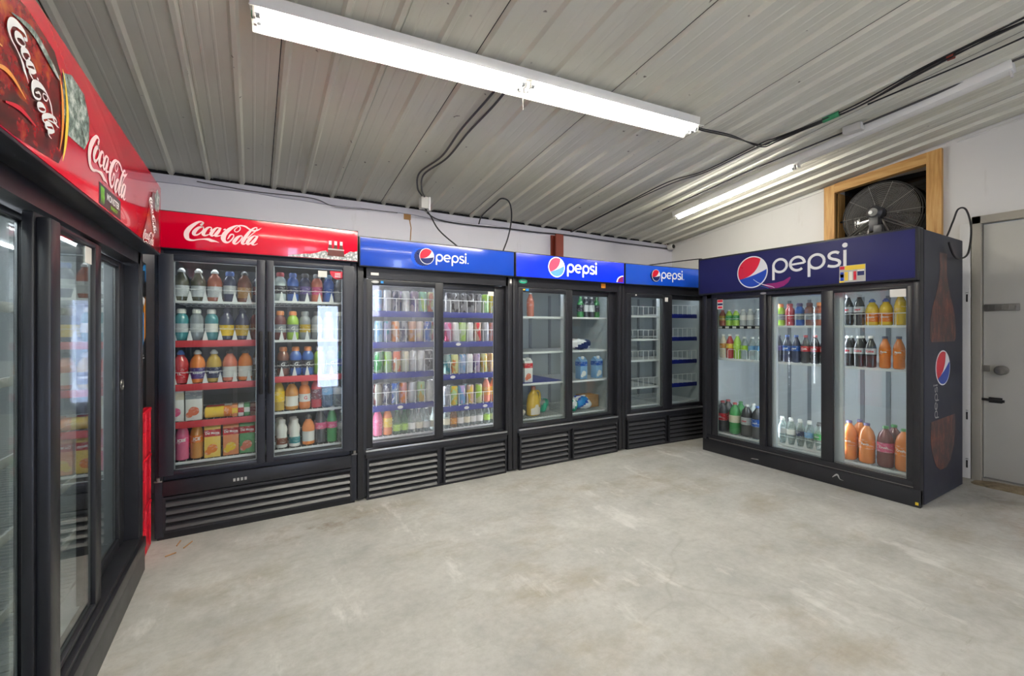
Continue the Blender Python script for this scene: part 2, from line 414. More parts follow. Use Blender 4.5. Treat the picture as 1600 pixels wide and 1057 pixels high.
# corrugated roof: ribs run down the slope
m = MB(); prof = []
pitch = .1825; x = -.0639 - 8 * pitch
def zrib(p): prof.append(p)
while x < XR + .3:
    zrib((x - .019, 0)); zrib((x - .0085, -.019)); zrib((x + .0085, -.019)); zrib((x + .019, 0))
    for k in (1, 2):
        xx = x + .019 + k * (pitch - .038) / 3
        zrib((xx - .007, 0)); zrib((xx - .003, -.0018)); zrib((xx + .003, -.0018)); zrib((xx + .007, 0))
    x += pitch
y0, y1 = YF - .15, YB + .12; n = len(prof)
m.add([(px, y0, zc(y0) + pz) for px, pz in prof] + [(px, y1, zc(y1) + pz) for px, pz in prof] +
      [(prof[0][0], y0, zc(y0) + .06), (prof[-1][0], y0, zc(y0) + .06), (prof[0][0], y1, zc(y1) + .06), (prof[-1][0], y1, zc(y1) + .06)],
      [(i, i + 1, n + i + 1, n + i) for i in range(n - 1)] + [(2 * n, 2 * n + 2, 2 * n + 3, 2 * n + 1)])
# sheet laps: a thin raised lip beside every fourth rib and the dark joint along the other side
x = -.0639 - 8 * pitch
m.use('ceil')
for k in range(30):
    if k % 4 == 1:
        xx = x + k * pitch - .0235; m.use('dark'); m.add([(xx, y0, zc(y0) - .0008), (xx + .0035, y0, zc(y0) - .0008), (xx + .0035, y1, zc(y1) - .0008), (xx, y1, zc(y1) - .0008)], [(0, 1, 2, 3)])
m.use('ceil')
for k in range(30):
    if k % 4 == 3:
        xx = x + k * pitch + .021
        m.add([(xx, y0, zc(y0) - .0005), (xx + .008, y0, zc(y0) - .0005), (xx + .008, y1, zc(y1) - .0005), (xx, y1, zc(y1) - .0005),
               (xx, y0, zc(y0) - .005), (xx + .008, y0, zc(y0) - .005), (xx + .008, y1, zc(y1) - .005), (xx, y1, zc(y1) - .005)],
              [(4, 5, 6, 7), (0, 4, 7, 3), (1, 2, 6, 5)])
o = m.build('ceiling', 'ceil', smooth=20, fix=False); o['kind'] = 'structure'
# flashing along the top of the back wall, slightly wavy
m = MB(); N = 40; vs = []
for i in range(N + 1):
    xx = XL + (XR - XL) * i / N; w = .006 * math.sin(i * .9) + .004 * math.sin(i * 2.3 + 1)
    zt = zc(YB) - .02 + w * .3; zb = zt - .045 + w * .5
    vs += [(xx, YB - .012, zb), (xx, YB - .016, zt), (xx, YB, zt + .002), (xx, YB, zb - .002)]
fs = []
for i in range(N):
    a, b = i * 4, i * 4 + 4
    for k in range(4): fs.append((a + k, a + (k + 1) % 4, b + (k + 1) % 4, b + k))
m.add(vs, fs); m.build('trim_1', 'trimgrey', smooth=60)['kind'] = 'structure'
m = MB(); m.box(XL, XR, YB - .004, YB + .001, zc(YB) - .026, zc(YB) + .004); m.build('flute_shade', 'dark', smooth=0)['kind'] = 'structure'   # dark strip painted for the shade in the sheet flutes above the wall
m = MB()                                         # thin bead along the sloping top of the right wall
m.tube([(XR - .006, y, zc(y) - .028) for y in (YF, 0, 1.0)], .006, 6); m.tube([(XR - .006, y, zc(y) - .028) for y in (1.8, YB - .01)], .006, 6)
m.build('trim_2', 'wallr')['kind'] = 'structure'

# window opening with pine frame and dark glazing
m = MB(); m.box(XR + .145, XR + .155, WY0 - .02, WY1 + .02, WZ0 - .02, 2.155)
win = m.build('window_1', 'darkglass', smooth=0); win['kind'] = 'structure'
m = MB()
fx0, fx1 = XR - .035, XR + .02
def slat(y0, y1, za0, za1, zb0, zb1):
    m.add([(fx0, y0, za0), (fx1, y0, za0), (fx1, y1, zb0), (fx0, y1, zb0), (fx0, y0, za1), (fx1, y0, za1), (fx1, y1, zb1), (fx0, y1, zb1)],
          [(0, 3, 2, 1), (4, 5, 6, 7), (0, 1, 5, 4), (1, 2, 6, 5), (2, 3, 7, 6), (3, 0, 4, 7)])
slat(1.068, WY0, WZ0 - .07, 2.236, WZ0 - .07, 2.229)
slat(WY1, 1.785, WZ0 - .07, 2.163, WZ0 - .07, 2.155)
slat(WY0, WY1, WZ0 - .07, WZ0, WZ0 - .07, WZ0)
m.box(XR + .02, XR + .14, WY0 - .004, WY0 + .004, WZ0, 2.15); m.box(XR + .02, XR + .14, WY1 - .004, WY1 + .004, WZ0, 2.1)
m.build('window_frame', 'pine', win, smooth=0)
m = MB(); slat(WY0, WY1, 2.152, 2.229, 2.095, 2.168); m.build('head_board', 'pineflat', win, smooth=0)

# door on the right wall
m = MB(); m.box(XR - .004, XR + .05, DY0, DY1, .028, DZ1, .002)
door = m.build('door_1', 'doorpaint'); door['kind'] = 'structure'
m = MB()
m.box(XR - .03, XR + .03, DY1 + .004, DY1 + .05, 0, DZ1 + .06, .004); m.box(XR - .03, XR + .03, DY0 - .05, DY0 - .004, 0, DZ1 + .06, .004)
m.box(XR - .03, XR + .03, DY0 - .05, DY1 + .05, DZ1 + .008, DZ1 + .06, .004); m.box(XR - .018, XR + .05, DY0, DY1, 0, .02)
m.build('door_frame', 'doorframe', door)
m = MB(); m.box(XR - .03, XR + .001, DY1 + .054, DY1 + .105, 0, DZ1 + .02, .004)
fr2 = m.build('door_post', 'wallr', door)
m = MB()
for z in (1.2, .42, .1):
    m.box(XR - .0315, XR - .0295, DY1 + .066, DY1 + .074, z - .03, z + .02); m.lathe([(.006, 0), (.006, .002)], 10, (XR - .031, DY1 + .07, z + .03))
m.build('strike_slot', 'rubber', fr2)
m = MB(); m.box(XR - .014, XR - .003, .715, .872, 1.105, 1.15, .005)
for y in (.73, .76, .79, .82, .85): m.box(XR - .017, XR - .013, y, y + .006, 1.115, 1.14)
m.build('hasp', 'steel', door)
m = MB(); m.lathe([(.001, 0), (.03, .002), (.03, .006), (.012, .01), (.012, .03), (.026, .036), (.03, .05), (.022, .06), (.001, .062)], 18)
m.v = [(XR - .004 - v[2], .79 + v[0], .728 + v[1]) for v in m.v]
m.box(XR - .012, XR - .003, .845, .9, .715, .755, .003)
m.build('door_knob', 'steel', door)
m = MB(); m.tube([(XR - .016, .78, .53), (XR - .016, .9, .535)], .009, 8); m.box(XR - .01, XR - .003, .79, .85, .515, .55, .002)
m.build('slide_bolt', 'rubber', door)
# broken screed in front of the door sill
m = MB(); rr = random.Random(3); vs = []; fs = []; NX, NY = 8, 22
for i in range(NX + 1):
    for j in range(NY + 1):
        ex = i / NX; ey = j / NY
        e = min(ex * 3, 1) * min(ey * 6, (1 - ey) * 6, 1)
        vs.append((XR - .17 + .168 * ex + (rr.random() - .5) * .015, .2 + .72 * ey + (rr.random() - .5) * .02, -.001 + e * (.007 + .014 * rr.random())))
for i in range(NX):
    for j in range(NY):
        a = i * (NY + 1) + j; fs.append((a, a + NY + 1, a + NY + 2, a + 1))
m.add(vs, fs)
t = NT('broken_screed'); n = t.noise(t.coord(), 9, 6, .7)
M['screed'] = t.surf(t.pbr(t.ramp(n, [(.3, '5e523f'), (.5, '8b7c62'), (.7, 'a79c86')]), .8))
m.build('trim_3', 'screed', smooth=50, fix=False)['kind'] = 'structure'

# steel column against the back wall
m = MB(); m.box(2.40, 2.50, YB - .02, YB - .004, 0, zc(YB) - .08); m.box(2.445, 2.455, YB - .07, YB - .02, 0, zc(YB) - .08); m.box(2.405, 2.49, YB - .086, YB - .07, 0, zc(YB) - .08)
tag(m.build('steel_post', 'rust', smooth=0), 'rust red steel post against the back wall above the glowing blue sign', 'post')
# stain running down the back wall above the first blue sign
m = MB(); m.box(1.005, 1.06, YB - .0025, YB - .0005, 1.84, 1.885); m.tube([(1.05, YB - .002, 1.84), (1.062, YB - .002, 1.78), (1.056, YB - .002, 1.68)], .004, 5)
m.build('trim_4', 'cardboard')['kind'] = 'structure'

# ------------------------------------------------------------------ lettering and emblems
COKE = [[(-127,31,3),(-133,25,5),(-136,27,6),(-127,36,7),(-134,41,6),(-146,38,9),(-163,24,14),(-180,5,18),(-191,-17,20),(-191,-37,19),(-184,-48,13),(-167,-51,7),(-146,-45,5),(-124,-41,6),(-106,-41,12),(-95,-45,13),(-79,-47,7),(-63,-52,1)],
[(-126,19,5),(-145,11,11),(-160,-7,15),(-163,-21,14),(-152,-24,7),(-137,-12,5),(-126,6,4),(-128,18,5),(-135,18,3)],[(-170,-17,4),(-163,-17,5)],[(-126,6,4),(-119,5,4)],
[(-98,3,6),(-94,13,5),(-99,19,5),(-110,14,9),(-122,-2,14),(-127,-17,14),(-119,-23,8),(-102,-15,3),(-88,-4,3)],[(-60,18,5),(-73,19,6),(-87,4,13),(-96,-13,14),(-91,-22,7),(-77,-10,4),(-64,11,6)],
[(-57,21,7),(-67,1,13),(-78,-17,13),(-72,-21,7),(-54,-15,3),(-43,-11,3)],[(-46,12,5),(-37,17,6)],[(23,35,5),(23,22,4),(13,10,4),(3,9,4),(0,18,4),(13,33,3),(23,38,4)],
[(24,40,4),(6,38,7),(-20,19,15),(-40,-6,19),(-47,-28,20),(-41,-44,14),(-27,-47,7),(-13,-33,6),(-4,-16,5),(-6,-6,5),(-17,-9,7),(-26,-26,5),(-31,-32,1)],
[(6,38,4),(27,42,6),(46,39,8),(63,28,7),(80,22,8),(99,28,7),(115,40,1)],[(27,-8,5),(13,-18,12),(0,-37,15),(-3,-48,12),(6,-51,6),(22,-35,5),(32,-15,5),(27,-7,5)],
[(95,33,4),(94,40,4),(80,34,7),(61,12,12),(46,-13,15),(34,-37,14),(33,-47,11),(42,-48,5),(57,-34,3)],[(95,36,4),(92,24,4),(75,6,4),(54,-19,4)],
[(95,-5,5),(82,-4,6),(66,-20,13),(54,-39,14),(58,-48,9),(75,-34,5),(92,-13,5)],[(99,-2,7),(87,-23,13),(75,-42,14),(83,-49,5),(98,-41,2)]]
def script_logo(mb, cx, cz, y, sx=1.0, sz=1.0, rot=0.0, bold=1.0):
    """flowing two-word script, natural width .306, centre at cx, cz"""
    c, s = math.cos(rot), math.sin(rot)
    for i, st in enumerate(COKE):
        P = []
        for px, pz, w in st:
            a, b = (px + 38) / 1000 * sx, (pz + 5) / 1000 * sz
            P.append((cx + a * c - b * s, cz + a * s + b * c, w / 1000 * (sx + sz) / 2 * bold))
        mb.ribbon(P, y - .0001 * (i % 4))
def arc(cx, cz, r, a0, a1, w, n=14): return [(cx + r * math.cos(rad(a0 + (a1 - a0) * i / n)), cz + r * math.sin(rad(a0 + (a1 - a0) * i / n)), w) for i in range(n + 1)]
def wordmark(mb, x, z, u, y, w=.19, rot=0.0, dot=False):
    """rounded lower-case five-letter word; x,z = left end of the base line, u = x-height"""
    S = []
    r = .5 - w / 2
    for ox in (0, 2.16):                                             # p
        S.append([(ox + w / 2, -.42, w), (ox + w / 2, .5, w)]); S.append(arc(ox + .5, .5, r, 0, 360, w, 28))
    S.append(arc(1.56, .5, r, 0, 312, w, 24)); S.append([(1.2, .47, w * .8), (1.56 + r, .52, w * .8)])   # e
    S.append([(3.86, .84, w), (3.70, .92, w), (3.5, .91, w), (3.35, .8, w), (3.37, .63, w), (3.52, .53, w), (3.72, .46, w), (3.88, .34, w), (3.86, .16, w), (3.68, .08, w), (3.48, .09, w), (3.27, .15, w)])   # s
    S.append([(4.16, .02, w), (4.16, .98, w)]); S.append(arc(4.16, 1.26, .07, 0, 360, .14, 14))
    c, s = math.cos(rot), math.sin(rot)
    for i, st in enumerate(S):
        mb.ribbon([(x + (px * c - pz * s) * u, z + (px * s + pz * c) * u, ww * u) for px, pz, ww in st], y - .0001 * (i % 4))
    if dot: mb.ribbon([(x + q[0] * u, z + q[1] * u, q[2] * u) for q in arc(4.5, .08, .04, 0, 360, .08, 10)], y)
def globe(parent, cx, cz, rx, rz, y, tilt=0.0, mats=('white', 'pred', 'pblue')):
    """round emblem: red crown, white wave, blue base inside a white rim"""
    a1, a2, a3 = 212, 60, 12
    def P(a, r=1.0):
        px, pz = r * math.cos(rad(a)), r * math.sin(rad(a)); c, s = math.cos(tilt), math.sin(tilt)
        return px * c - pz * s, px * s + pz * c
    def T(l): return [(cx + a * rx, cz + b * rz) for a, b in l]
    def quad(p, q, b, n=12):
        out = []
        for i in range(1, n):
            t = i / n; out.append(tuple((1 - t) ** 2 * p[k] + 2 * t * (1 - t) * b[k] + t * t * q[k] for k in (0, 1)))
        return out
    k = .93
    m = MB(); m.plate(T([P(a) for a in range(0, 360, 8)]), y, .001); e = m.build('emblem', mats[0], parent, smooth=0)
    red = [P(a1 - (a1 - a2) * i / 24, k) for i in range(25)]
    red += quad(P(a2, k), P(a1, k), P(-38, .42))
    blue = [P(a1 + (360 + a3 - a1) * i / 24, k) for i in range(25)]
    blue += quad(P(a3, k), P(a1, k), P(-60, .30))
    m = MB(); m.use(mats[1]).plate(T(red), y - .001, .0008); m.use(mats[2]).plate(T(blue), y - .001, .0008)
    m.build('emblem_print', None, parent, smooth=0)
    return e

# ------------------------------------------------------------------ coolers
def shell(root, W, D, Hc, ox0, ox1, oz0, oz1, mat, liner='liner', foot=.012):
    """cabinet: insulated box open at the front, with a face frame round the opening"""
    m = MB(); t = .034
    m.use(mat)
    m.box(0, t, .0, D, foot, Hc, .004); m.box(W - t, W, 0, D, foot, Hc, .004); m.box(t, W - t, D - t, D, foot, Hc)
    m.box(t, W - t, 0, D - t, Hc - t, Hc); m.box(t, W - t, .02, D - t, foot, oz0 - .03)
    if ox0 > t: m.box(t - .002, ox0, .003, .06, oz0 - .03, Hc - .01)
    if ox1 < W - t: m.box(ox1, W - t + .002, .003, .06, oz0 - .03, Hc - .01)
    m.box(t, W - t, .003, .06, oz1, Hc - .01); m.box(t, W - t, .0, .06, oz0 - .03, oz0, .003)
    o = m.build('cabinet', None, root)
    m = MB(); q = t + .02
    m.box(t, q, .06, D - t, oz0 - .03, oz1 + .03); m.box(W - q, W - t, .06, D - t, oz0 - .03, oz1 + .03)
    m.box(q, W - q, D - q, D - t, oz0 - .03, oz1 + .03); m.box(q, W - q, .06, D - q, oz1 + .015, oz1 + .03); m.box(q, W - q, .06, D - q, oz0 - .03, oz0 - .008)
    m.build('liner', liner, root, smooth=0)
    for xx in (.04, W - .04):
        for yy in (.06, D - .06): m = MB(); m.lathe([(.02, 0), (.02, foot + .001)], 10, (xx, yy, 0)); m.build('foot', 'rubber', root)
    return o
def rails(root, xs, z0, z1, D):
    m = MB()
    for x in xs:
        m.box(x - .012, x + .012, D - .062, D - .0535, z0, z1)
        z = z0 + .03
        while z < z1: m.box(x - .003, x + .003, D - .0635, D - .0615, z, z + .02); z += .055
    return m.build('shelf_rail', 'linerdark', root, smooth=0)
def door(root, x0, x1, z0, z1, gx0, gx1, gz0, gz1, y, mat, glass='glass', th=.024):
    m = MB()
    m.box(x0, gx0, y, y + th, z0, z1, .004); m.box(gx1, x1, y, y + th, z0, z1, .004)
    m.box(gx0 - .002, gx1 + .002, y, y + th, gz1, z1, .004); m.box(gx0 - .002, gx1 + .002, y, y + th, z0, gz0, .004)
    d = m.build('door', mat, root)
    m = MB(); m.box(gx0 - .003, gx1 + .003, y + th * .45, y + th * .55, gz0 - .003, gz1 + .003)
    g = m.build('glass_pane', glass, d, smooth=0)
    m = MB(); e = .004
    for b in ((gx0, gx0 + e, gz0, gz1), (gx1 - e, gx1, gz0, gz1), (gx0, gx1, gz0, gz0 + e), (gx0, gx1, gz1 - e, gz1)): m.box(b[0], b[1], y + th * .6, y + th * .8, b[2], b[3])
    m.build('gasket', 'alu', d, smooth=0)
    return d
def grille(root, x0, x1, z0, z1, n, y=0.0, mat='black', sl='louver'):
    m = MB(); m.use(mat)
    m.box(x0 - .012, x1 + .012, y - .004, y + .012, z0 - .01, z0); m.box(x0 - .012, x1 + .012, y - .004, y + .012, z1, z1 + .012)
    m.box(x0 - .012, x0, y - .004, y + .012, z0, z1); m.box(x1, x1 + .012, y - .004, y + .012, z0, z1)
    m.use('dark').box(x0, x1, y + .012, y + .016, z0, z1)
    m.use(sl); p = (z1 - z0) / n
    for i in range(n):
        za = z0 + i * p
        m.add([(x0, y - .007, za + p * .08), (x1, y - .007, za + p * .08), (x1, y + .011, za + p * .62), (x0, y + .011, za + p * .62),
               (x0, y - .003, za + p * .02), (x1, y - .003, za + p * .02), (x1, y + .013, za + p * .52), (x0, y + .013, za + p * .52)],
              [(0, 1, 2, 3), (7, 6, 5, 4), (0, 4, 5, 1), (2, 6, 7, 3), (0, 3, 7, 4), (1, 5, 6, 2)])
    return m.build('grille', None, root, smooth=0)
def shelf(root, x0, x1, z, y0, y1, front='white', h=.012, name='shelf'):
    """wire shelf: its top surface lies at z"""
    m = MB(); n = max(6, int((x1 - x0) / .028))
    for i in range(n + 1):
        xx = x0 + (x1 - x0) * i / n; m.box(xx - .0013, xx + .0013, y0, y1, z - .0035, z)
    for yy in (y0 + .001, (y0 + y1) / 2, y1 - .004): m.box(x0, x1, yy, yy + .004, z - .008, z - .0035)
    s = m.build('shelf', 'wirewhite', root, smooth=0)
    m = MB(); m.box(x0, x1, y0 - .006, y0 - .001, z - h, z + .001, .001)
    m.build('price_strip', {'white': 'wirewhite', 'blue': 'stripblue', 'red': 'stripred', 'black': 'rubber'}[front], s)
    return s
def fence(s, x0, x1, z, y, ht, step, u=False):
    m = MB(); r = .0023; n = max(1, round((x1 - x0) / step))
    if not u:
        m.tube([(x0, y, z + ht), (x1, y, z + ht)], r, 5)
        for i in range(n + 1): m.tube([(x0 + (x1 - x0) * i / n, y, z - .004), (x0 + (x1 - x0) * i / n, y, z + ht)], r, 5)
    else:
        for i in range(n):
            a = x0 + (x1 - x0) * (i + .12) / n; b = x0 + (x1 - x0) * (i + .88) / n
            m.tube([(a, y, z - .004), (a, y, z + ht * .85), (a + .008, y, z + ht), (b - .008, y, z + ht), (b, y, z + ht * .85), (b, y, z - .004)], r, 5)
    return m.build('fence', 'wirewhite', s)
def dividers(s, x0, x1, z, y, n):
    """low triangular lane dividers and the bowed wire across the lane ends"""
    m = MB(); p = (x1 - x0) / n
    for i in range(n + 1):
        x = x0 + i * p
        m.add([(x - .012, y - .002, z), (x + .012, y - .002, z), (x + .0015, y - .002, z + .05), (x - .0015, y - .002, z + .05),
               (x - .012, y + .001, z), (x + .012, y + .001, z), (x + .0015, y + .001, z + .05), (x - .0015, y + .001, z + .05)],
              [(0, 1, 2, 3), (7, 6, 5, 4), (0, 3, 7, 4), (1, 5, 6, 2), (3, 2, 6, 7), (0, 4, 5, 1)])
        m.box(x - .001, x + .001, y, y + .3, z, z + .022)
    m.tube([(x0, y - .003, z + .058), (x1, y - .003, z + .058)], .0014, 5)
    return m.build('lane_divider', 'wirewhite', s, smooth=0)
def sticker(parent, x0, x1, z0, z1, y, mat, label=None, lines=None, name='sticker'):
    m = MB(); m.use(mat).box(x0, x1, y - .001, y, z0, z1)
    if lines:
        for mt, a, b, c, d in lines:
            m.use(mt).box(x0 + (x1 - x0) * a, x0 + (x1 - x0) * b, y - .0015, y - .001, z0 + (z1 - z0) * c, z0 + (z1 - z0) * d)
    return m.build(name, None, parent, smooth=0, label=label)
def oval(parent, cx, cz, rx, rz, y, mat, label=None):
    m = MB(); m.use(mat).plate([(cx + rx * math.cos(a * .2618), cz + rz * math.sin(a * .2618)) for a in range(24)], y, .001)
    m.use('white').box(cx - rx * .6, cx + rx * .6, y - .0014, y - .001, cz - rz * .12, cz + rz * .12)
    return m.build('sticker', None, parent, smooth=0, label=label)
def sign(root, x0, x1, z0, z1, yf, yb, face, frame='black', b=.008):
    m = MB(); m.box(x0, x1, yf, yb, z0, z1, .004); s = m.build('sign_box', frame, root)
    m = MB(); m.box(x0 + b, x1 - b, yf - .002, yf + .003, z0 + b, z1 - b, .001); p = m.build('sign_panel', face, s)
    return s, yf - .0022
def lamp(root, x0, x1, y, z):
    m = MB(); m.tube([(x0, y, z), (x1, y, z)], .009, 8); return m.build('lamp', 'lampin', root)
def vlamp(root, x, y, z0, z1):
    m = MB(); m.tube([(x, y, z0), (x, y, z1)], .007, 8); return m.build('lamp', 'lampin2', root)

CO = {}
# --- C1: red sign, two swing doors -------------------------------------------------
def cooler_red():
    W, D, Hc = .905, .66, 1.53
    r = empty('display_cooler', (-.396, 2.595, 0), 'black two-door cooler under the flat red script sign, facing us at left', 'cooler')
    shell(r, W, D, Hc, .035, W - .035, .33, 1.335, 'blackblue', 'linergrey')
    rails(r, (.1, .3, .45, .6, .82), .33, 1.33, D)
    s, y = sign(r, .0, W, 1.366, 1.545, -.04, .03, 'signred', b=.005)
    m = MB(); script_logo(m, .317 - .038 + .0, 1.46, y); m.build('lettering', 'pinkwhite', s, smooth=0)
    m = MB(); rr = random.Random(5)
    top = [(.55, 1.373), (.575, 1.383), (.60, 1.386), (.63, 1.392), (.66, 1.394), (.69, 1.402), (.71, 1.412), (.735, 1.418), (.75, 1.402), (.83, 1.402), (.845, 1.413), (.86, 1.424), (.88, 1.422), (.9, 1.43), (.9, 1.373)]
    m.plate(top, y, .0008); m.build('ice_print', 'ice', s, smooth=0)
    m = MB()
    for bx in (.757, .785, .814):
        m.use('pbrown').plate([(bx - .011, 1.402), (bx + .011, 1.402), (bx + .011, 1.43), (bx + .006, 1.455), (bx - .006, 1.455), (bx - .011, 1.43)], y - .001, .0006)
        m.use('pinkwhite').plate([(bx - .007, 1.452), (bx + .007, 1.452), (bx + .007, 1.473), (bx - .007, 1.473)], y - .0016, .0006)
    m.use('pbrown').plate([(.742, 1.392), (.832, 1.39), (.826, 1.424), (.748, 1.424)], y - .0018, .0006)
    m.use('pgrey').plate([(.746, 1.424), (.829, 1.424), (.829, 1.43), (.746, 1.432)], y - .0018, .0006)
    m.build('bottle_print', None, s, smooth=0)
    d1 = door(r, .018, .449, .305, 1.345, .075, .411, .325, 1.316, -.026, 'blackblue')
    d2 = door(r, .453, .887, .305, 1.345, .488, .826, .325, 1.322, -.026, 'blackblue')
    for d, xx in ((d1, .43), (d2, .47)):
        m = MB(); m.box(xx - .009, xx + .009, -.046, -.025, .66, .98, .005); m.build('handle', 'rubber', d)
    sticker(d2, .70, .745, 1.275, 1.31, -.0135, 'paper', 'cream paper note')
    m = MB(); m.use('pred').plate([(.80 + .04 * math.cos(rad(a)), 1.312 + .045 * math.sin(rad(a))) for a in range(180, 361, 12)][:12] + [(.826, 1.27), (.826, 1.312)], -.0135, .001)
    m.use('white')
    for k in range(3): m.box(.785, .815, -.0155, -.0145, 1.298 - k * .009, 1.301 - k * .009)
    m.build('sticker', None, d2, smooth=0, label='round red sticker')
    for x0, x1, zs in ((.056, .449, ((1.13, 'white'), (.935, 'red'), (.722, 'red'), (.54, 'red'))), (.455, .85, ((1.142, 'white'), (.932, 'white'), (.736, 'red'), (.547, 'white')))):
        for z, c in zs:
            sh = shelf(r, x0, x1, z, .05, D - .07, c, .032 if c == 'red' else .012)
            if z > .6: dividers(sh, x0 + .01, x1 - .01, z, .052, 6)
        shelf(r, x0, x1, .345, .05, D - .07, 'white')
    m = MB(); m.box(.03, W - .03, -.006, .02, .205, .275, .003); kp = m.build('kick_panel', 'black', r)
    m = MB()
    for k in range(4): m.box(.31 + k * .016, .32 + k * .016, -.0075, -.006, .228, .243)
    m.build('lettering', 'pgrey', kp, smooth=0)
    grille(r, .042, .868, .042, .188, 4)
    m = MB(); m.box(.01, W - .01, .005, .03, .0, .034); m.build('kick_plate', 'rubber', r, smooth=0)
    for xx in (.016, W - .016):
        m = MB(); m.lathe([(.009, 0), (.009, .018)], 10, (xx, -.012, .282)); m.box(xx - .016, xx + .016, -.02, .004, .278, .284, .002); m.build('hinge', 'steel', r)
    m = MB()                                   # white bag and spill of frost on the upper shelves
    lamp(r, .08, .42, .09, 1.352); lamp(r, .49, .83, .09, 1.352)
    return r
CO['C1'] = cooler_red()

# --- sliding two-door coolers with a blue sign -------------------------------------
def cooler_blue(loc, rz, W, gl, gr, face, label, glasses, shelves, matf='black', liner='linermid', hz=(1.347, 1.521)):
    D, Hc = .64, 1.505
    r = empty('display_cooler', loc, label, 'cooler', rz)
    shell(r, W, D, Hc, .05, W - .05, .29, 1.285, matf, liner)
    rails(r, (.1, W * .3, W * .5, W * .7, W - .1), .3, 1.28, D)
    s, y = sign(r, .002, W - .002, hz[0], hz[1], -.03, .03, face, b=.007)
    mid = gr[0]
    gz = (.322, 1.25)
    d2 = door(r, gl[1] + .012, W - .048, .295, 1.283, gr[0], gr[1], gz[0], gz[1] - .004, .03, matf, glasses[1], .02)
    d1 = door(r, .048, mid, .295, 1.283, gl[0], gl[1], gz[0], gz[1], .005, matf, glasses[0], .02)
    m = MB(); m.box(.045, W - .045, -.008, .012, .278, .289, .002); m.build('sill', 'alu', r)
    m = MB(); m.box(.045, W - .045, -.004, .012, .24, .276, .002); m.box(.05, W - .05, .0, .03, .0, .014); m.build('kick_panel', matf, r)
    grille(r, .065, W / 2 - .035, .014, .228, 6, 0, matf); grille(r, W / 2 + .02, W - .062, .014, .228, 6, 0, matf)
    xs = (.056, W / 2 - .024, W / 2 + .024, W - .056)
    out = []
    for z, c, fnc in shelves[0]:
        sh = shelf(r, xs[0], xs[1], z, .085, D - .07, c, .036 if c == 'blue' else .014)
        if fnc: fence(sh, xs[0] + .008, xs[1] - .004, z, .08, .078, .062)
    for z, c, fnc in shelves[1]:
        sh = shelf(r, xs[2], xs[3], z, .085, D - .07, c, .036 if c == 'blue' else .014)
        if fnc: fence(sh, xs[2] + .004, xs[3] - .008, z, .08, .078, .062)
    for a, b in ((xs[0], xs[1]), (xs[2], xs[3])): shelf(r, a, b, .335, .085, D - .07, 'white')
    m = MB(); m.box(W / 2 - .022, W / 2 + .022, .072, .115, .3, 1.3, .003); m.build('centre_post', 'liner', r)
    lamp(r, .08, W - .08, .1, 1.302)
    return r, s, y, d1, d2
B4 = lambda a, b, c, d, col: ((a, col, True), (b, col, True), (c, col, True), (d, col, True))
r, s, y, d1, d2 = cooler_blue((.513, 2.595, 0), 0, 1.032, (.086, .471), (.525, .906), 'signblue', 'black cooler full of cans under the first flat blue sign, right of the red-sign one',
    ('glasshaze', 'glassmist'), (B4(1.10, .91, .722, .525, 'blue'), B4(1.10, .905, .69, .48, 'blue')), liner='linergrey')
CO['C2'] = r
for xx in (.064, .968): vlamp(r, xx, .07, .32, 1.27)
vlamp(r, .516, .124, .32, 1.27)
for px_, pz_ in ((.27, .506), (.62, .672), (.72, .461), (.86, .461), (.66, .888)):
    m = MB(); m.plate([(px_ + .018 * math.cos(a * .524), pz_ + .010 * math.sin(a * .524)) for a in range(12)], .0785, .001); m.build('price_tag', 'paper', r, smooth=0)
m = MB(); m.use('signblue2').plate([(.385 - .02 + .062 * math.cos(rad(a)) * (1.06 if (a // 8) % 2 else .98), 1.424 + .056 * math.sin(rad(a)) * (1.06 if (a // 8) % 2 else .98)) for a in range(0, 360, 8)], y, .0006)
m.use('pdkblue').plate([(.385 - .006 + .055 * math.cos(rad(a)) * (1.08 if (a // 8) % 2 else .98), 1.428 + .051 * math.sin(rad(a)) * (1.08 if (a // 8) % 2 else .98)) for a in range(0, 360, 8)], y - .0006, .0006)
s2 = bpy.data.objects.new('cap_print', m.mesh('cap_print', None, 0)); COL.objects.link(s2); s2.parent = s
globe(s, .401, 1.436, .047, .049, y - .0013, rad(-14), ('white', 'pred', 'pdkblue'))
m = MB(); wordmark(m, .459, 1.409, .0487, y, dot=True); m.build('lettering', 'white', s, smooth=0)
sticker(r, .075, .12, 1.305, 1.32, .0025, 'paper', 'small white nameplate'); sticker(r, W_ := 1.01, 1.024, 1.305, 1.335, -.0005, 'paper', 'white upright tag')
oval(d1, .1, 1.267, .022, .009, .0045, 'pgrey', 'grey oval sticker'); sticker(d1, .132, .148, 1.26, 1.274, .0045, 'psky', 'small blue sticker')
sticker(d2, .86, .904, 1.215, 1.245, .037, 'paper', 'cream paper note on glass')

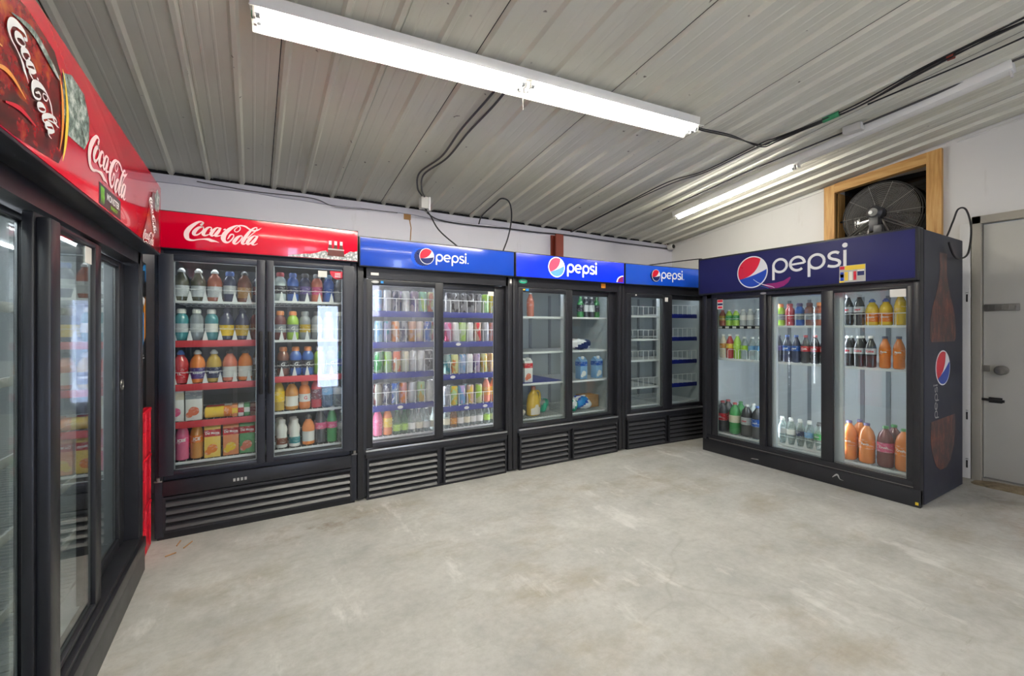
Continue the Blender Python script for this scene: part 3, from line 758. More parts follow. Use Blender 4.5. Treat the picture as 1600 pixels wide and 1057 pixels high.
r, s, y, d1, d2 = cooler_blue((1.548, 2.592, 0), rad(-.8), 1.017, (.084, .46), (.521, .90), 'lit_blue', 'black cooler under the glowing blue sign, mostly bare white shelves', ('glass', 'glass'),
    (((1.08, 'white', 0), (.82, 'white', 0), (.59, 'white', 0)), ((1.08, 'white', 0), (.82, 'white', 0), (.585, 'white', 0))))
CO['C3'] = r
globe(s, .346, 1.438, .073, .073, y, 0, ('lit_white', 'lit_red', 'lit_paleblue'))
m = MB(); wordmark(m, .44, 1.405, .0665, y); m.build('lettering', 'lit_white', s, smooth=0)
m = MB(); m.use('lit_white').plate([(1.0, 1.36), (.93, 1.36)] + [(1.0 - .07 * math.cos(rad(a)), 1.36 + .053 * math.sin(rad(a))) for a in range(10, 91, 10)], y, .0006)
m.use('pmagenta').plate([(1.0, 1.36), (.938, 1.36)] + [(1.0 - .062 * math.cos(rad(a)), 1.36 + .047 * math.sin(rad(a))) for a in range(10, 91, 10)], y - .0006, .0006)
m.build('swoosh_print', None, s, smooth=0)
oval(r, .083, 1.325, .034, .016, .0025, 'pteal', 'green oval sticker'); sticker(r, .80, .845, 1.31, 1.345, .0025, 'porange', 'square orange sticker')
sticker(d1, .083, .1, 1.262, 1.27, .0045, 'pyellow', 'yellow strip'); sticker(d1, .105, .13, 1.257, 1.274, .0045, 'psky', 'blue label')
m = MB(); m.box(.7, .78, .06, .15, 1.506, 1.511); m.box(.705, .76, .07, .13, 1.511, 1.526, .003)
o = m.build('scrap', 'linerdark'); o.matrix_world = Matrix.Translation(Vector((1.548, 2.592, 0)) * H) @ Matrix.Rotation(rad(-.8), 4, 'Z')
tag(o, 'small grey scrap lying on top of the glowing-sign cooler', 'scrap')
m = MB(); m.box(.062, .5, .1, .56, .5915, .594); m.build('shelf_mat', 'stripblue', r, smooth=0)

r, s, y, d1, d2 = cooler_blue((2.577, 2.585, 0), rad(-4.5), 1.0, (.098, .45), (.556, .935), 'signblue2', 'black empty cooler in the corner under the smallest blue sign', ('glass', 'glass'),
    (B4(1.10, .90, .72, .49, 'white'), B4(1.12, .915, .71, .50, 'blue')))
CO['C4'] = r
m = MB(); m.plate([(.322 + .052 * math.cos(rad(a)) * (1.06 if (a // 9) % 2 else .98), 1.432 + .05 * math.sin(rad(a)) * (1.06 if (a // 9) % 2 else .98)) for a in range(0, 360, 9)], y, .0006); m.build('cap_print', 'pdkblue', s, smooth=0)
globe(s, .332, 1.436, .046, .05, y - .0007, rad(-14), ('white', 'pred', 'pdkblue'))
m = MB(); wordmark(m, .39, 1.412, .058, y, dot=True); m.build('lettering', 'white', s, smooth=0)
sticker(d1, .14, .155, 1.263, 1.275, .0045, 'paper', 'tiny white sticker'); sticker(d1, .47, .505, 1.222, 1.258, .0045, 'paper', 'white paper note')

# --- C5: three sliding doors, right wall -------------------------------------------
def cooler_right():
    W, D, Hc = 1.354, .69, 1.55
    r = empty('display_cooler', (3.164, 2.27, 0), 'big navy three-door cooler along the right wall beneath the fan', 'cooler', rad(-90))
    shell(r, W, D, Hc, .075, 1.315, .14, 1.235, 'black')
    m = MB(); m.box(W - .0005, W + .002, .045, D - .004, .012, Hc - .004); m.build('side_panel', 'navyside', r, smooth=0)
    rails(r, (.12, .35, .5, .7, .85, 1.0, 1.2), .15, 1.22, D)
    s, y = sign(r, -.02, W - .002, 1.262, 1.557, -.03, .05, 'signnavy', b=.012)
    globe(s, .429, 1.404, .113, .116, y, rad(-6))
    m = MB(); wordmark(m, .573, 1.375, .105, y, w=.16); m.build('lettering', 'white', s, smooth=0)
    m = MB(); m.use('white').ribbon([(.44, 1.35, .003), (.48, 1.32, .004), (.53, 1.30, .005), (.57, 1.288, .003), (.59, 1.276, .003)], y - .003)
    m.use('pmagenta').plate([(.50, 1.305), (.54, 1.31), (.60, 1.312), (.65, 1.322), (.69, 1.345), (.695, 1.335), (.68, 1.308), (.65, 1.285), (.61, 1.274), (.565, 1.274)], y, .0008)
    m.use('psky').ribbon([(.49, 1.30, .002), (.53, 1.285, .002), (.55, 1.276, .002)], y - .003)
    m.build('swoosh_print', None, s, smooth=0)
    po = sticker(s, .98, 1.115, 1.277, 1.38, y, 'pgrey', 'small pasted poster with drinks', [('pred', .02, .2, .78, .96), ('pyellow', .22, .98, .72, .98), ('pyellow', .0, .2, .0, .1), ('pblue', .04, .17, .1, .62), ('paper', .04, .17, .3, .5), ('pyellow', .21, .34, .1, .62),
        ('paper', .38, .51, .1, .62), ('pred', .55, .66, .1, .62), ('pdkblue', .7, .95, .35, .6), ('paper', .7, .95, .6, .68)], 'poster')
    doors = []
    for (x0, x1, g0, g1, yy) in ((.078, .505, .122, .458, .006), (.86, 1.318, .93, 1.29, .006), (.47, .92, .53, .871, .03)):
        doors.append(door(r, x0, x1, .122, 1.236, g0, g1, .142, 1.22, yy, 'black', 'glass', .02))
    sticker(doors[0], .122, .17, 1.145, 1.222, .012, 'paper', 'red white and blue sticker', [('pred', .05, .95, .7, .95), ('pdkblue', .05, .95, .38, .6), ('pred', .1, .9, .08, .28)])
    sticker(doors[1], 1.215, 1.288, 1.175, 1.22, .012, 'paper', 'cream paper note')
    oval(r, .49, 1.247, .022, .008, .0025, 'pgrey')
    m = MB(); m.box(.06, W - .03, -.004, .06, .098, .12, .003); m.box(.07, 1.31, .028, .032, .12, .128); m.build('sill', 'black', r)
    m = MB(); m.box(.06, W - .03, -.006, -.004, .107, .1105); m.build('sill_edge', 'steel', r, smooth=0)
    m = MB(); m.box(.0, W, -.002, .03, .0, .097, .003); kp = m.build('kick_panel', 'black', r)
    m = MB(); m.ribbon([(.93, .05, .003), (.945, .066, .008), (.958, .072, .01), (.97, .05, .004), (.99, .045, .001)], -.0026); m.plate([(.40, .03), (.46, .035), (.455, .04), (.41, .036)], -.0022, .0006); m.build('scuff', 'pgrey', kp, smooth=0)
    m = MB(); m.box(W - .022, W - .008, -.004, -.002, .014, .03); m.build('corner_tag', 'pyellow', kp, smooth=0)
    m = MB()
    for a, b in ((.497, .55), (.905, .962)): m.box(a, b, .062, .09, .13, 1.24, .004)
    m.build('centre_post', 'liner', r)
    secs = ((.058, .515), (.535, .925), (.94, W - .058))
    for i, (a, b) in enumerate(secs):
        sh = shelf(r, a, b, 1.012, .085, D - .07, 'black' if i == 0 else 'white', .022 if i == 0 else .014)
        if i == 0:
            m = MB()
            for k in range(7): m.box(a + .03 + k * .06, a + .06 + k * .06, .0765, .078, .993, 1.008)
            m.build('price_tag', 'paper', sh, smooth=0)
            m = MB(); m.tube([(a, .078, 1.07), (b, .078, 1.07)], .0013, 5); m.build('fence', 'wirewhite', sh)
        else: fence(sh, a + .012, b - .008, 1.012, .078, .072, .066)
        sh = shelf(r, a, b, .752, .085, D - .07, 'white', .014)
        if i == 0: fence(sh, a + .012, b - .008, .752, .078, .075, .085, True)
        shelf(r, a, b, .155, .085, D - .07, 'white')
        if i == 1:
            sh = shelf(r, a, b, .172, .085, D - .09, 'white'); dividers(sh, a + .02, b - .02, .172, .082, 6)
    # decals on the exposed side (side plane x = W, its own axes: along depth and up)
    sd = bpy.data.objects.new('side_decal', None); COL.objects.link(sd); sd.parent = r
    sd.location = Vector((W + .0022, 0, 0)) * H; sd.rotation_euler = (0, 0, rad(90))
    def bottle(cz, flip, z0, z1):
        pts = [(-.035, .52), (-.04, .40), (-.05, .36), (-.10, .25), (-.155, .16), (-.17, .1), (-.175, .0)]
        L = [(.345 + a, cz + (b if not flip else -b)) for a, b in pts]; return L + [(.345 - (a - .345), b) for a, b in reversed(L)]
    m = MB(); pts = [(-.062, 1.44), (-.058, 1.33), (-.07, 1.28), (-.12, 1.19), (-.185, 1.10), (-.21, 1.03), (-.215, .935), (-.19, .915)]
    m.use('amberglass').plate([(.345 + a, b) for a, b in pts] + [(.345 - a, b) for a, b in reversed(pts)], 0, .0006)
    m.build('bottle_print', None, sd, smooth=0); m = MB(); m.use('amberglass')
    pts2 = [(-.20, .46), (-.205, .36), (-.18, .28), (-.12, .2), (-.05, .165)]
    m.plate([(.345 + a, b) for a, b in pts2] + [(.345 - a, b + (.01 if a < -.19 else 0)) for a, b in reversed(pts2)], 0, .0006)
    m.build('bottle_print', None, sd, smooth=0)
    globe(sd, .335, .762, .118, .103, -.0002, rad(8))
    m = MB(); wordmark(m, .245, .475, .046, -.0002, w=.15, rot=rad(90)); m.build('lettering', 'pgrey', sd, smooth=0)
    vlamp(r, .52, .098, .2, 1.2); vlamp(r, .935, .098, .2, 1.2)
    return r
CO['C5'] = cooler_right()

# --- C6: red-sign cooler close to the camera on the left ---------------------------
def cooler_left():
    W, D, Hc = 1.92, .66, 1.58
    r = empty('display_cooler', (-.39, .40, 0), 'long black cooler close at the left edge with cola bottles on its red sign', 'cooler', rad(90))
    shell(r, W, D, Hc, .1, 1.85, .16, 1.255, 'black')
    rails(r, (.3, .6, .9, 1.2, 1.5, 1.75), .17, 1.24, D)
    s, y = sign(r, -.0, W, 1.302, 1.588, -.056, .04, 'signred', b=.006)
    m = MB(); script_logo(m, 1.165, 1.425, y, 1.16, 1.0); m.build('lettering', 'pinkwhite', s, smooth=0)
    # big cola bottle lying across the left part, small one at the right end
    m = MB(); m.use('colaglass').plate([(.2, 1.31), (.62, 1.31), (.80, 1.325), (.83, 1.36), (.845, 1.43), (.82, 1.50), (.78, 1.535), (.66, 1.545), (.5, 1.52), (.35, 1.555), (.2, 1.56)], y, .0005)
    m.use('glassgrey').plate([(.83, 1.42), (.85, 1.40), (.95, 1.405), (.985, 1.44), (.985, 1.49), (.95, 1.53), (.87, 1.535), (.82, 1.515)], y - .0005, .0005)
    m.use('pyellow').ribbon([(.815, 1.335, .002), (.832, 1.38, .012), (.842, 1.44, .014), (.832, 1.49, .008), (.815, 1.52, .002)], y - .0012)
    m.use('porange').ribbon([(.80, 1.35, .002), (.815, 1.40, .01), (.815, 1.46, .012), (.80, 1.5, .003)], y - .0012)
    m.ribbon([(.52, 1.37, .002), (.56, 1.395, .006), (.60, 1.40, .008), (.65, 1.385, .002)], y - .0012); m.ribbon([(.50, 1.40, .001), (.54, 1.425, .005), (.57, 1.43, .002)], y - .0012); m.use('pred').ribbon([(.58, 1.35, .003), (.63, 1.36, .008), (.69, 1.355, .003)], y - .0012)
    m.use('glassgrey').ribbon([(.60, 1.50, .002), (.68, 1.515, .012), (.76, 1.50, .014), (.80, 1.49, .003)], y - .0012)
    m.build('bottle_print', None, s, smooth=0); m = MB()
    m.use('colaglass').plate([(1.55, 1.31), (1.88, 1.312), (1.87, 1.40), (1.86, 1.47), (1.82, 1.53), (1.74, 1.52), (1.69, 1.46), (1.62, 1.38)], y, .0005)
    m.use('glassgrey').plate([(1.78, 1.51), (1.8, 1.46), (1.86, 1.47), (1.88, 1.54), (1.83, 1.555)], y - .0005, .0005)
    m.build('bottle_print', None, s, smooth=0)
    m = MB(); script_logo(m, .69, 1.43, y - .0016, .70, .62, rad(-34)); m.build('lettering', 'white', s, smooth=0); m = MB(); script_logo(m, 1.735, 1.425, y - .0012, .5, .6, rad(-50)); m.build('lettering', 'white', s, smooth=0); m = MB(); script_logo(m, 1.66, 1.33, y - .0012, .62, .5, rad(4), .8); m.build('lettering', 'white', s, smooth=0)
    m = MB(); m.use('pblack').plate([(1.065, 1.312), (1.27, 1.312), (1.27, 1.366), (1.065, 1.366)], y, .0006)
    m.use('pgreen')
    for k in range(3): m.plate([(1.078 + k * .011, 1.36), (1.087 + k * .011, 1.358), (1.084 + k * .011, 1.345), (1.088 + k * .011, 1.335), (1.082 + k * .011, 1.318), (1.079 + k * .011, 1.34)], y - .0006, .0004)
    flat_text(m, 'ENERGY', .014, 1.2, y - .0012, 1.324, .0004, 1.3)
    m.use('white'); flat_text(m, 'MONSTER', .026, 1.19, y - .0012, 1.344, .0006, 1.05)
    m.build('badge', None, s, smooth=0)
    d3 = door(r, 1.38, 1.845, .165, 1.25, 1.44, 1.775, .20, 1.228, .045, 'black', 'glassmirror', .02)
    d1 = door(r, .1, 1.03, .165, 1.25, .17, .985, .20, 1.235, .045, 'black', 'glassmirror', .02)
    d2 = door(r, .92, 1.40, .165, 1.25, 1.005, 1.345, .18, 1.235, .012, 'black', 'glassmirror', .02)
    m = MB(); m.box(.928, .985, -.012, .013, .2, 1.24, .005); m.build('handle', 'black', d2)
    sticker(d2, 1.28, 1.335, 1.185, 1.232, .02, 'paper', 'white note')
    m = MB(); m.ring((1.80, .043, .78), .018, .003, 'y', 20, 6); m.build('lock', 'steel', d3)
    m = MB(); m.box(.04, W - .01, -.012, .06, .10, .145, .004); m.box(.1, 1.85, .034, .042, .145, .155); m.build('sill', 'black', r)
    m = MB(); m.box(0, W, -.006, .02, .0, .098, .003); m.build('kick_panel', 'black', r)
    secs = ((.058, .83), (.85, 1.40), (1.42, 1.86))
    for a, b in secs:
        for z in (1.06, .88, .69, .51, .33):
            shelf(r, a, b, z, .12, D - .07, 'white', .022)
        shelf(r, a, b, .165, .12, D - .07, 'white')
    lamp(r, .15, 1.8, .1, 1.27); lamp(r, .15, 1.8, .3, 1.27)
    return r
CO['C6'] = cooler_left()

# ------------------------------------------------------------------ drinks
COLS = dict(clear='c9d6d4', green='2f9a48', lime='a5d23a', teal='2c8a94', navy='1d2a55', blue='1e5cb8', sky='6fa8d8', orange='e8801e', amber='d08a2a', yellow='f0c81e', gold='c8a428',
            red='c41c2a', maroon='6e1c24', pink='e05c8a', purple='5c4a8c', brown='7a3c22', tan='b98a52', black='1c1a1e', charcoal='33323a', grey='8f959c', silver='c2c6ca', white='ecebe6', cream='e6dcc0', coral='e07858', olive='4c4a34', copper='a8502c')
def kind_meshes():
    K = {}
    def body(prof, n=20): m = MB(); m.lathe(prof, n); return m
    def mk(k, word, cat, R_, Ht, parts): K[k] = dict(word=word, cat=cat, R=R_, H=Ht, parts=[(nm, mb.mesh(k + '_' + nm, mat, 50), slot) for nm, mb, mat, slot in parts])
    # sports bottle with waist and wide cap
    P = [(.024, 0), (.029, .004), (.03, .03), (.0275, .05), (.0275, .075), (.03, .088), (.03, .105), (.025, .122), (.0165, .132), (.016, .137)]
    mk('sport', 'sports bottle', 'bottle', .03, .158, [('body', body(P), 'o_liquid', 0), ('cap', body([(.019, .134), (.0195, .15), (.016, .157), (.004, .158)]), 'o_plain', 1),
        ('label_band', body([(.0288, .034), (.0284, .05), (.0284, .074), (.0296, .084)], 20), 'o_label', 2)])
    # half-litre soda bottle
    P = [(.021, 0), (.0275, .005), (.0282, .03), (.0272, .05), (.0285, .075), (.0285, .12), (.024, .142), (.0145, .165), (.0115, .173), (.0115, .182)]
    mk('soda', 'soda bottle', 'bottle', .0285, .194, [('body', body(P), 'o_liquid', 0), ('cap', body([(.0135, .179), (.0138, .191), (.012, .194), (.003, .194)], 16), 'o_plain', 1),
        ('label_band', body([(.0291, .082), (.0291, .118)]), 'o_label', 2)])
    mk('water', 'water bottle', 'bottle', .0285, .175, [('body', body([(r, z * .9) for r, z in P]), 'o_clear', 0), ('cap', body([(.0135, .161), (.0138, .171), (.012, .174), (.003, .174)], 16), 'o_plain', 1),
        ('label_band', body([(.0291, .07), (.0291, .106)]), 'o_label', 2)])
    mk('pop', 'soda bottle', 'bottle', .0285, .175, [('body', body([(r, z * .9) for r, z in P]), 'o_liquid', 0), ('cap', body([(.0135, .161), (.0138, .171), (.012, .174), (.003, .174)], 16), 'o_plain', 1),
        ('label_band', body([(.0291, .05), (.0291, .106)]), 'o_label', 2)])
    # small soda / mini bottle
    S = .68
    mk('mini', 'small bottle', 'bottle', .026, .128, [('body', body([(r * .92, z * S) for r, z in P]), 'o_liquid', 0), ('cap', body([(.0125, .119), (.0128, .126), (.011, .128), (.003, .128)], 16), 'o_plain', 1),
        ('label_band', body([(.0268, .045), (.0268, .082)]), 'o_label', 2)])
    # round-shouldered juice bottle
    J = [(.025, 0), (.032, .005), (.033, .02), (.031, .04), (.031, .07), (.0335, .082), (.033, .1), (.026, .122), (.015, .137), (.0145, .146)]
    mk('juice', 'juice bottle', 'bottle', .0335, .165, [('body', body(J), 'o_liquid', 0), ('cap', body([(.0165, .143), (.017, .152), (.012, .157), (.008, .164), (.003, .165)], 16), 'o_plain', 1),
        ('label_band', body([(.0328, .022), (.0318, .04), (.0318, .07), (.0332, .077)]), 'o_label', 2)])
    # shake bottle
    V = [(.022, 0), (.028, .004), (.0275, .05), (.025, .07), (.0275, .09), (.026, .11), (.017, .128), (.0165, .133)]
    mk('shake', 'shake bottle', 'bottle', .028, .15, [('body', body(V), 'o_plain', 0), ('cap', body([(.0185, .13), (.0188, .147), (.016, .15), (.003, .15)]), 'o_plain', 1), ('label_band', body([(.0284, .02), (.0281, .05), (.0272, .055)]), 'o_label', 2)])
    # tall can
    C_ = [(.0195, 0), (.0255, .006), (.0255, .118), (.0215, .128)]
    mk('can', 'tall can', 'can', .0255, .13, [('body', body(C_), 'o_can', 0), ('lid', body([(.0215, .127), (.022, .1295), (.0205, .13), (.0195, .128), (.003, .128)]), 'alu', None)])
    # slim glass bottle
    G = [(.021, 0), (.0235, .004), (.0235, .075), (.019, .092), (.0105, .112), (.009, .135), (.0095, .142)]
    mk('slim', 'glass bottle', 'bottle', .0235, .148, [('body', body(G), 'o_clear', 0), ('cap', body([(.0105, .14), (.0105, .147), (.003, .148)], 14), 'o_plain', 1), ('label_band', body([(.0241, .02), (.0241, .06)]), 'o_label', 2)])
    # carton with a gable and screw cap
    m = MB(); m.box(-.034, .034, -.034, .034, 0, .15, .002)
    m.add([(-.034, -.034, .149), (.034, -.034, .149), (.034, .034, .149), (-.034, .034, .149), (-.034, 0, .176), (.034, 0, .176)], [(0, 1, 5, 4), (2, 3, 4, 5), (0, 4, 3), (1, 2, 5), (0, 3, 2, 1)])
    lb = MB(); lb.box(-.0346, .0346, -.0346, .0346, .105, .14); cp = MB(); cp.lathe([(.013, .158), (.013, .178), (.011, .181), (.003, .181)], 16, (0, -.014, 0))
    fp = MB(); fp.plate([(.022 * math.cos(a * .393), .045 + .022 * math.sin(a * .393)) for a in range(16)], -.0342, .0006); fp.plate([(-.018 + .014 * math.cos(a * .393), .028 + .014 * math.sin(a * .393)) for a in range(16)], -.035, .0006)
    mk('carton', 'juice carton', 'carton', .036, .181, [('body', m, 'o_plain', 0), ('cap', cp, 'o_plain', 1), ('label_band', lb, 'o_label', 2), ('fruit_print', fp, 'o_label', 3)])
    # two-litre bottle
    L = [(.034, 0), (.0412, .008), (.042, .03), (.0412, .08), (.042, .088), (.042, .15), (.0403, .17), (.032, .2), (.016, .222), (.0135, .228), (.0135, .234)]
    mk('large', 'large soda bottle', 'bottle', .042, .245, [('body', body(L, 24), 'o_liquid', 0), ('cap', body([(.0155, .231), (.0158, .243), (.013, .246), (.003, .246)], 16), 'o_plain', 1), ('label_band', body([(.0426, .092), (.0426, .148)], 24), 'o_label', 2)])
    return K
KIND = kind_meshes()
LETTER = {}
def lettering(text, size, r, z, mat, parent, bold=.0006):
    key = (text, size, r, z, mat)
    if key not in LETTER:
        m = MB(); round_text(m, text, size, r, z, bold); LETTER[key] = m.mesh('lettering', mat, 0, False)
    o = bpy.data.objects.new('lettering', LETTER[key]); COL.objects.link(o); o.parent = parent; return o
ORD = 'first second third fourth fifth sixth seventh eighth ninth tenth eleventh twelfth'.split()
NAMES = dict(sport='sports_bottle', soda='soda_bottle', water='water_bottle', mini='small_bottle', juice='juice_bottle', pop='soda_bottle', shake='shake_bottle', can='tall_can', slim='glass_bottle', carton='juice_carton', large='large_bottle')
PROTO = {}
def make_item(kind, cols):
    """copies one drink of a kind: Empty plus its parts, sharing mesh data"""
    k = KIND[kind]
    if kind not in PROTO:
        e = bpy.data.objects.new(NAMES[kind], None); e.empty_display_size = .03; COL.objects.link(e); ps = []
        for nm, me, slot in k['parts']:
            o = bpy.data.objects.new(nm, me); COL.objects.link(o); o.parent = e; ps.append(o)
        PROTO[kind] = (e, ps); root, parts = e, ps
    else:
        e, ps = PROTO[kind]; root = e.copy(); COL.objects.link(root); parts = []
        for p in ps:
            q = p.copy(); COL.objects.link(q); q.parent = root; parts.append(q)
    for o, (nm, me, slot) in zip(parts, k['parts']):
        if slot is not None: o.color = lin(COLS[cols[min(slot, len(cols) - 1)]])
    return root, parts
def cooler_matrix(c):
    o = CO[c]; return Matrix.Translation(o.location) @ Matrix.Rotation(o.rotation_euler.z, 4, 'Z')
def stock(c, door_words, shelf_word, x0, x1, z, yfront, spec, row=0, grp=None):
    """spec: 'pos kind body cap label [fruit] [=text]' items, pos = hundredths of the pane width"""
    Mx = cooler_matrix(c); items = [i.split() for i in spec.split('|')]
    items.sort(key=lambda i: float(i[0])); last = -9
    for idx, it in enumerate(items):
        txt = None
        if it[-1].startswith('='): txt = it.pop()[1:].replace('_', ' ')
        f, kind = float(it[0]) / 100, it[1]; cols = it[2:]; k = KIND[kind]; rr = k['R']
        y = yfront + rr + .004 + row * (2 * rr + .004) + (R.random() * .006)
        ex, ed = {'C1': (.396, 2.595), 'C2': (-.513, 2.595), 'C3': (-1.55, 2.6), 'C4': (-2.5, 2.6), 'C5': (2.27, 3.164)}[c]
        x = ex + (x0 + f * (x1 - x0) - ex) * (ed + y) / ed      # goods stand behind the pane
        x = max(x, last + rr + .0012); last = x + rr
        root, parts = make_item(kind, cols)
        root.location = Mx @ (Vector((x, y, z + .0004)) * H)
        root.rotation_euler = (0, 0, CO[c].rotation_euler.z + (R.random() - .5) * (.25 if kind != 'carton' else .1))
        w = k['word']
        if kind in ('can',): d = cols[0] + ' printed ' + w
        elif kind == 'carton': d = '%s %s with %s band' % (cols[0], w, cols[2])
        else: d = '%s %s with %s cap' % (cols[0], w, cols[1])
        if row: d = '%s %s in the back row' % (cols[0], w.split()[-1])
        lab = '%s, %s from left, %s shelf, %s' % (d, ORD[idx], shelf_word, door_words)
        assert len(lab.split()) <= 16, lab
        root['label'] = lab; root['category'] = k['cat']; root['group'] = grp or ('drinks on the %s shelf of the %s' % (shelf_word, door_words.replace("'s", '')))
        if txt:
            s = {'sport': (.026, .0296, .062), 'soda': (.022, .0296, .1), 'juice': (.018, .0325, .05), 'large': (.027, .0432, .12), 'mini': (.014, .0272, .062), 'water': (.014, .0296, .088), 'shake': (.014, .029, .04), 'carton': None, 'slim': (.012, .0246, .04)}[kind]
            lp = parts[2]
            if s:
                sz = s[0] * (1 if len(txt) < 3 else min(1, 3.4 / len(txt)))
                lettering(txt, sz, s[1], s[2], 'white' if cols[2] != 'white' and cols[2] != 'silver' else 'pred', lp)
            else:
                kk = ('carton', txt)
                if kk not in LETTER:
                    m = MB(); flat_text(m, txt, .017, 0, -.0352, .122, .0005, .8); LETTER[kk] = m.mesh('lettering', 'white' if cols[2] == 'red' else 'pdkblue', 0, False)
                o = bpy.data.objects.new('lettering', LETTER[kk]); COL.objects.link(o); o.parent = lp
# red-sign cooler
A = "red-sign cooler's left door"; B = "red-sign cooler's right door"
a, b = .075, .411; yf = .056
stock('C1', A, 'top', a, b, 1.13, yf, '8 juice olive white silver|25 juice olive white silver|42 juice copper white silver|60 sport navy blue silver|77 juice brown black tan|93 sport navy charcoal maroon')
stock('C1', A, 'second', a, b, .935, yf, '8 sport teal white silver|24 sport grey white silver|40 sport teal white white|57 juice navy navy yellow|74 juice navy navy gold|91 sport maroon charcoal brown')
stock('C1', A, 'third', a, b, .722, yf, '7 juice red blue red =1L|24 juice orange white purple =SUNNYD|42 juice gold white navy =SUNNYD|59 juice coral black white|76 juice orange black white|93 soda olive black grey')
stock('C1', A, 'fourth', a, b, .54, yf, '2 carton white white cream pink|20 carton white white grey coral')
stock('C1', A, 'bottom', a, b, .345, yf, '9 soda pink white pink =ICEE|25 soda amber white orange =ICE|44 carton yellow white red orange =Del_Monte|67 carton orange white red yellow =Del_Monte|88 carton green white red coral =Del_Monte')
a, b = .488, .826
stock('C1', B, 'top', a, b, 1.142, yf, '9 sport clear red charcoal|26 sport blue blue navy|42 sport navy charcoal purple|59 sport coral grey pink|76 sport blue sky blue|92 sport grey white grey')
stock('C1', B, 'second', a, b, .932, yf, '9 sport maroon orange grey =G|26 sport lime orange grey =G|43 sport grey grey gold|60 sport grey charcoal silver|77 sport silver white silver|93 sport grey white grey')
stock('C1', B, 'third', a, b, .736, yf, '13 sport brown orange charcoal =G|30 sport blue orange charcoal =G|47 sport blue orange charcoal =G|65 sport lime white lime|81 sport maroon charcoal charcoal =G|96 sport teal teal blue')
stock('C1', B, 'fourth', a, b, .547, yf, '7 pop gold black yellow|24 juice amber black white|41 sport orange orange white =G|59 pop red red maroon|76 water sky white sky|92 water clear red silver')
stock('C1', B, 'bottom', a, b, .345, yf, '11 shake white white brown|29 shake white white teal|49 juice orange black white|66 soda charcoal black pink|82 soda green white pink|96 water clear white silver')
stock('C1', B, 'bottom', a, b, .345, yf + .01, '8 shake white white brown|27 shake white white teal|66 soda charcoal black pink|84 soda green white pink', 1)

# first blue-sign cooler (cans)
A = "first blue-sign cooler's left door"; B = "first blue-sign cooler's right door"
a, b = .086, .471; yf = .09
stock('C2', A, 'top', a, b, 1.10, yf, '7 can sky|21 can silver|35 can navy|50 can white|64 can purple|78 can lime|92 can coral')
stock('C2', A, 'second', a, b, .91, yf, '8 can sky|21 can teal|34 can orange|46 can navy|58 can amber|70 can cream|83 can blue|95 can red')
stock('C2', A, 'third', a, b, .722, yf, '8 can green|22 can lime|36 can coral|49 can cream|61 can silver|73 can white|84 can charcoal|95 can silver')
stock('C2', A, 'fourth', a, b, .525, yf, '7 can maroon|20 can navy|33 can blue|46 can orange|60 can silver|75 can gold|90 can white')
stock('C2', A, 'bottom', a, b, .335, yf, '7 pop pink white pink|22 pop orange white yellow|36 slim green green lime|48 slim green green lime|60 slim clear white white|72 slim clear white cream|83 slim clear white white|94 slim clear white cream')
stock('C2', A, 'bottom', a, b, .335, yf, '40 slim green green lime|54 slim green green lime|66 slim clear white cream|78 slim clear white white', 1)
for (z, w, sp) in ((1.10, 'top', '14 can navy|40 can blue|70 can silver'), (.91, 'second', '15 can blue|40 can sky|64 can orange|90 can maroon'), (.722, 'third', '15 can green|42 can coral|66 can silver|90 can white'), (.525, 'fourth', '13 can maroon|40 can sky|68 can silver|92 can gold')):
    stock('C2', A, w, a, b, z, yf, sp, 1)
a, b = .525, .906
stock('C2', B, 'top', a, b, 1.10, yf, '8 can charcoal|21 can black|35 can black|49 can black|63 can charcoal|77 can lime|92 can yellow')
stock('C2', B, 'second', a, b, .905, yf, '7 can pink|20 can white|33 can lime|47 can white|62 can red|77 can grey|92 can coral')
stock('C2', B, 'third', a, b, .69, yf, '6 can teal|19 can orange|33 can sky|46 can white|60 can purple|74 can gold|87 can tan|98 can grey')
stock('C2', B, 'fourth', a, b, .48, yf, '5 can grey|18 can yellow|32 can sky|48 can yellow|64 can lime|79 pop coral white amber|93 pop orange white yellow')
stock('C2', B, 'bottom', a, b, .335, yf, '5 slim clear gold cream|17 slim amber gold amber|29 slim clear white white|41 slim clear white cream|53 slim clear white white|66 slim clear white white|80 slim clear white lime|94 slim clear white cream')
for (z, w, sp) in ((1.10, 'top', '14 can black|42 can charcoal|70 can black'), (.905, 'second', '14 can white|40 can lime|70 can red'), (.69, 'third', '13 can teal|40 can navy|66 can purple'), (.48, 'fourth', '12 can navy|40 can sky'), (.335, 'bottom', '24 slim clear white white|47 slim clear white cream|72 slim clear white white')):
    stock('C2', B, w, a, b, z, yf, sp, 1)
# glowing-sign cooler
A = "glowing-sign cooler's left door"; B = "glowing-sign cooler's right door"
stock('C3', A, 'top', .084, .46, 1.08, .1, '14 soda coral white coral', 2)
stock('C3', B, 'top', .521, .9, 1.08, .2, '17 pop green green charcoal|29 pop charcoal white white|41 pop charcoal white white|53 pop green green charcoal')
stock('C3', A, 'third', .084, .46, .594, .11, '6 carton white white red coral')
stock('C3', B, 'third', .521, .9, .585, .12, '20 carton sky white blue white|60 carton sky white blue white')

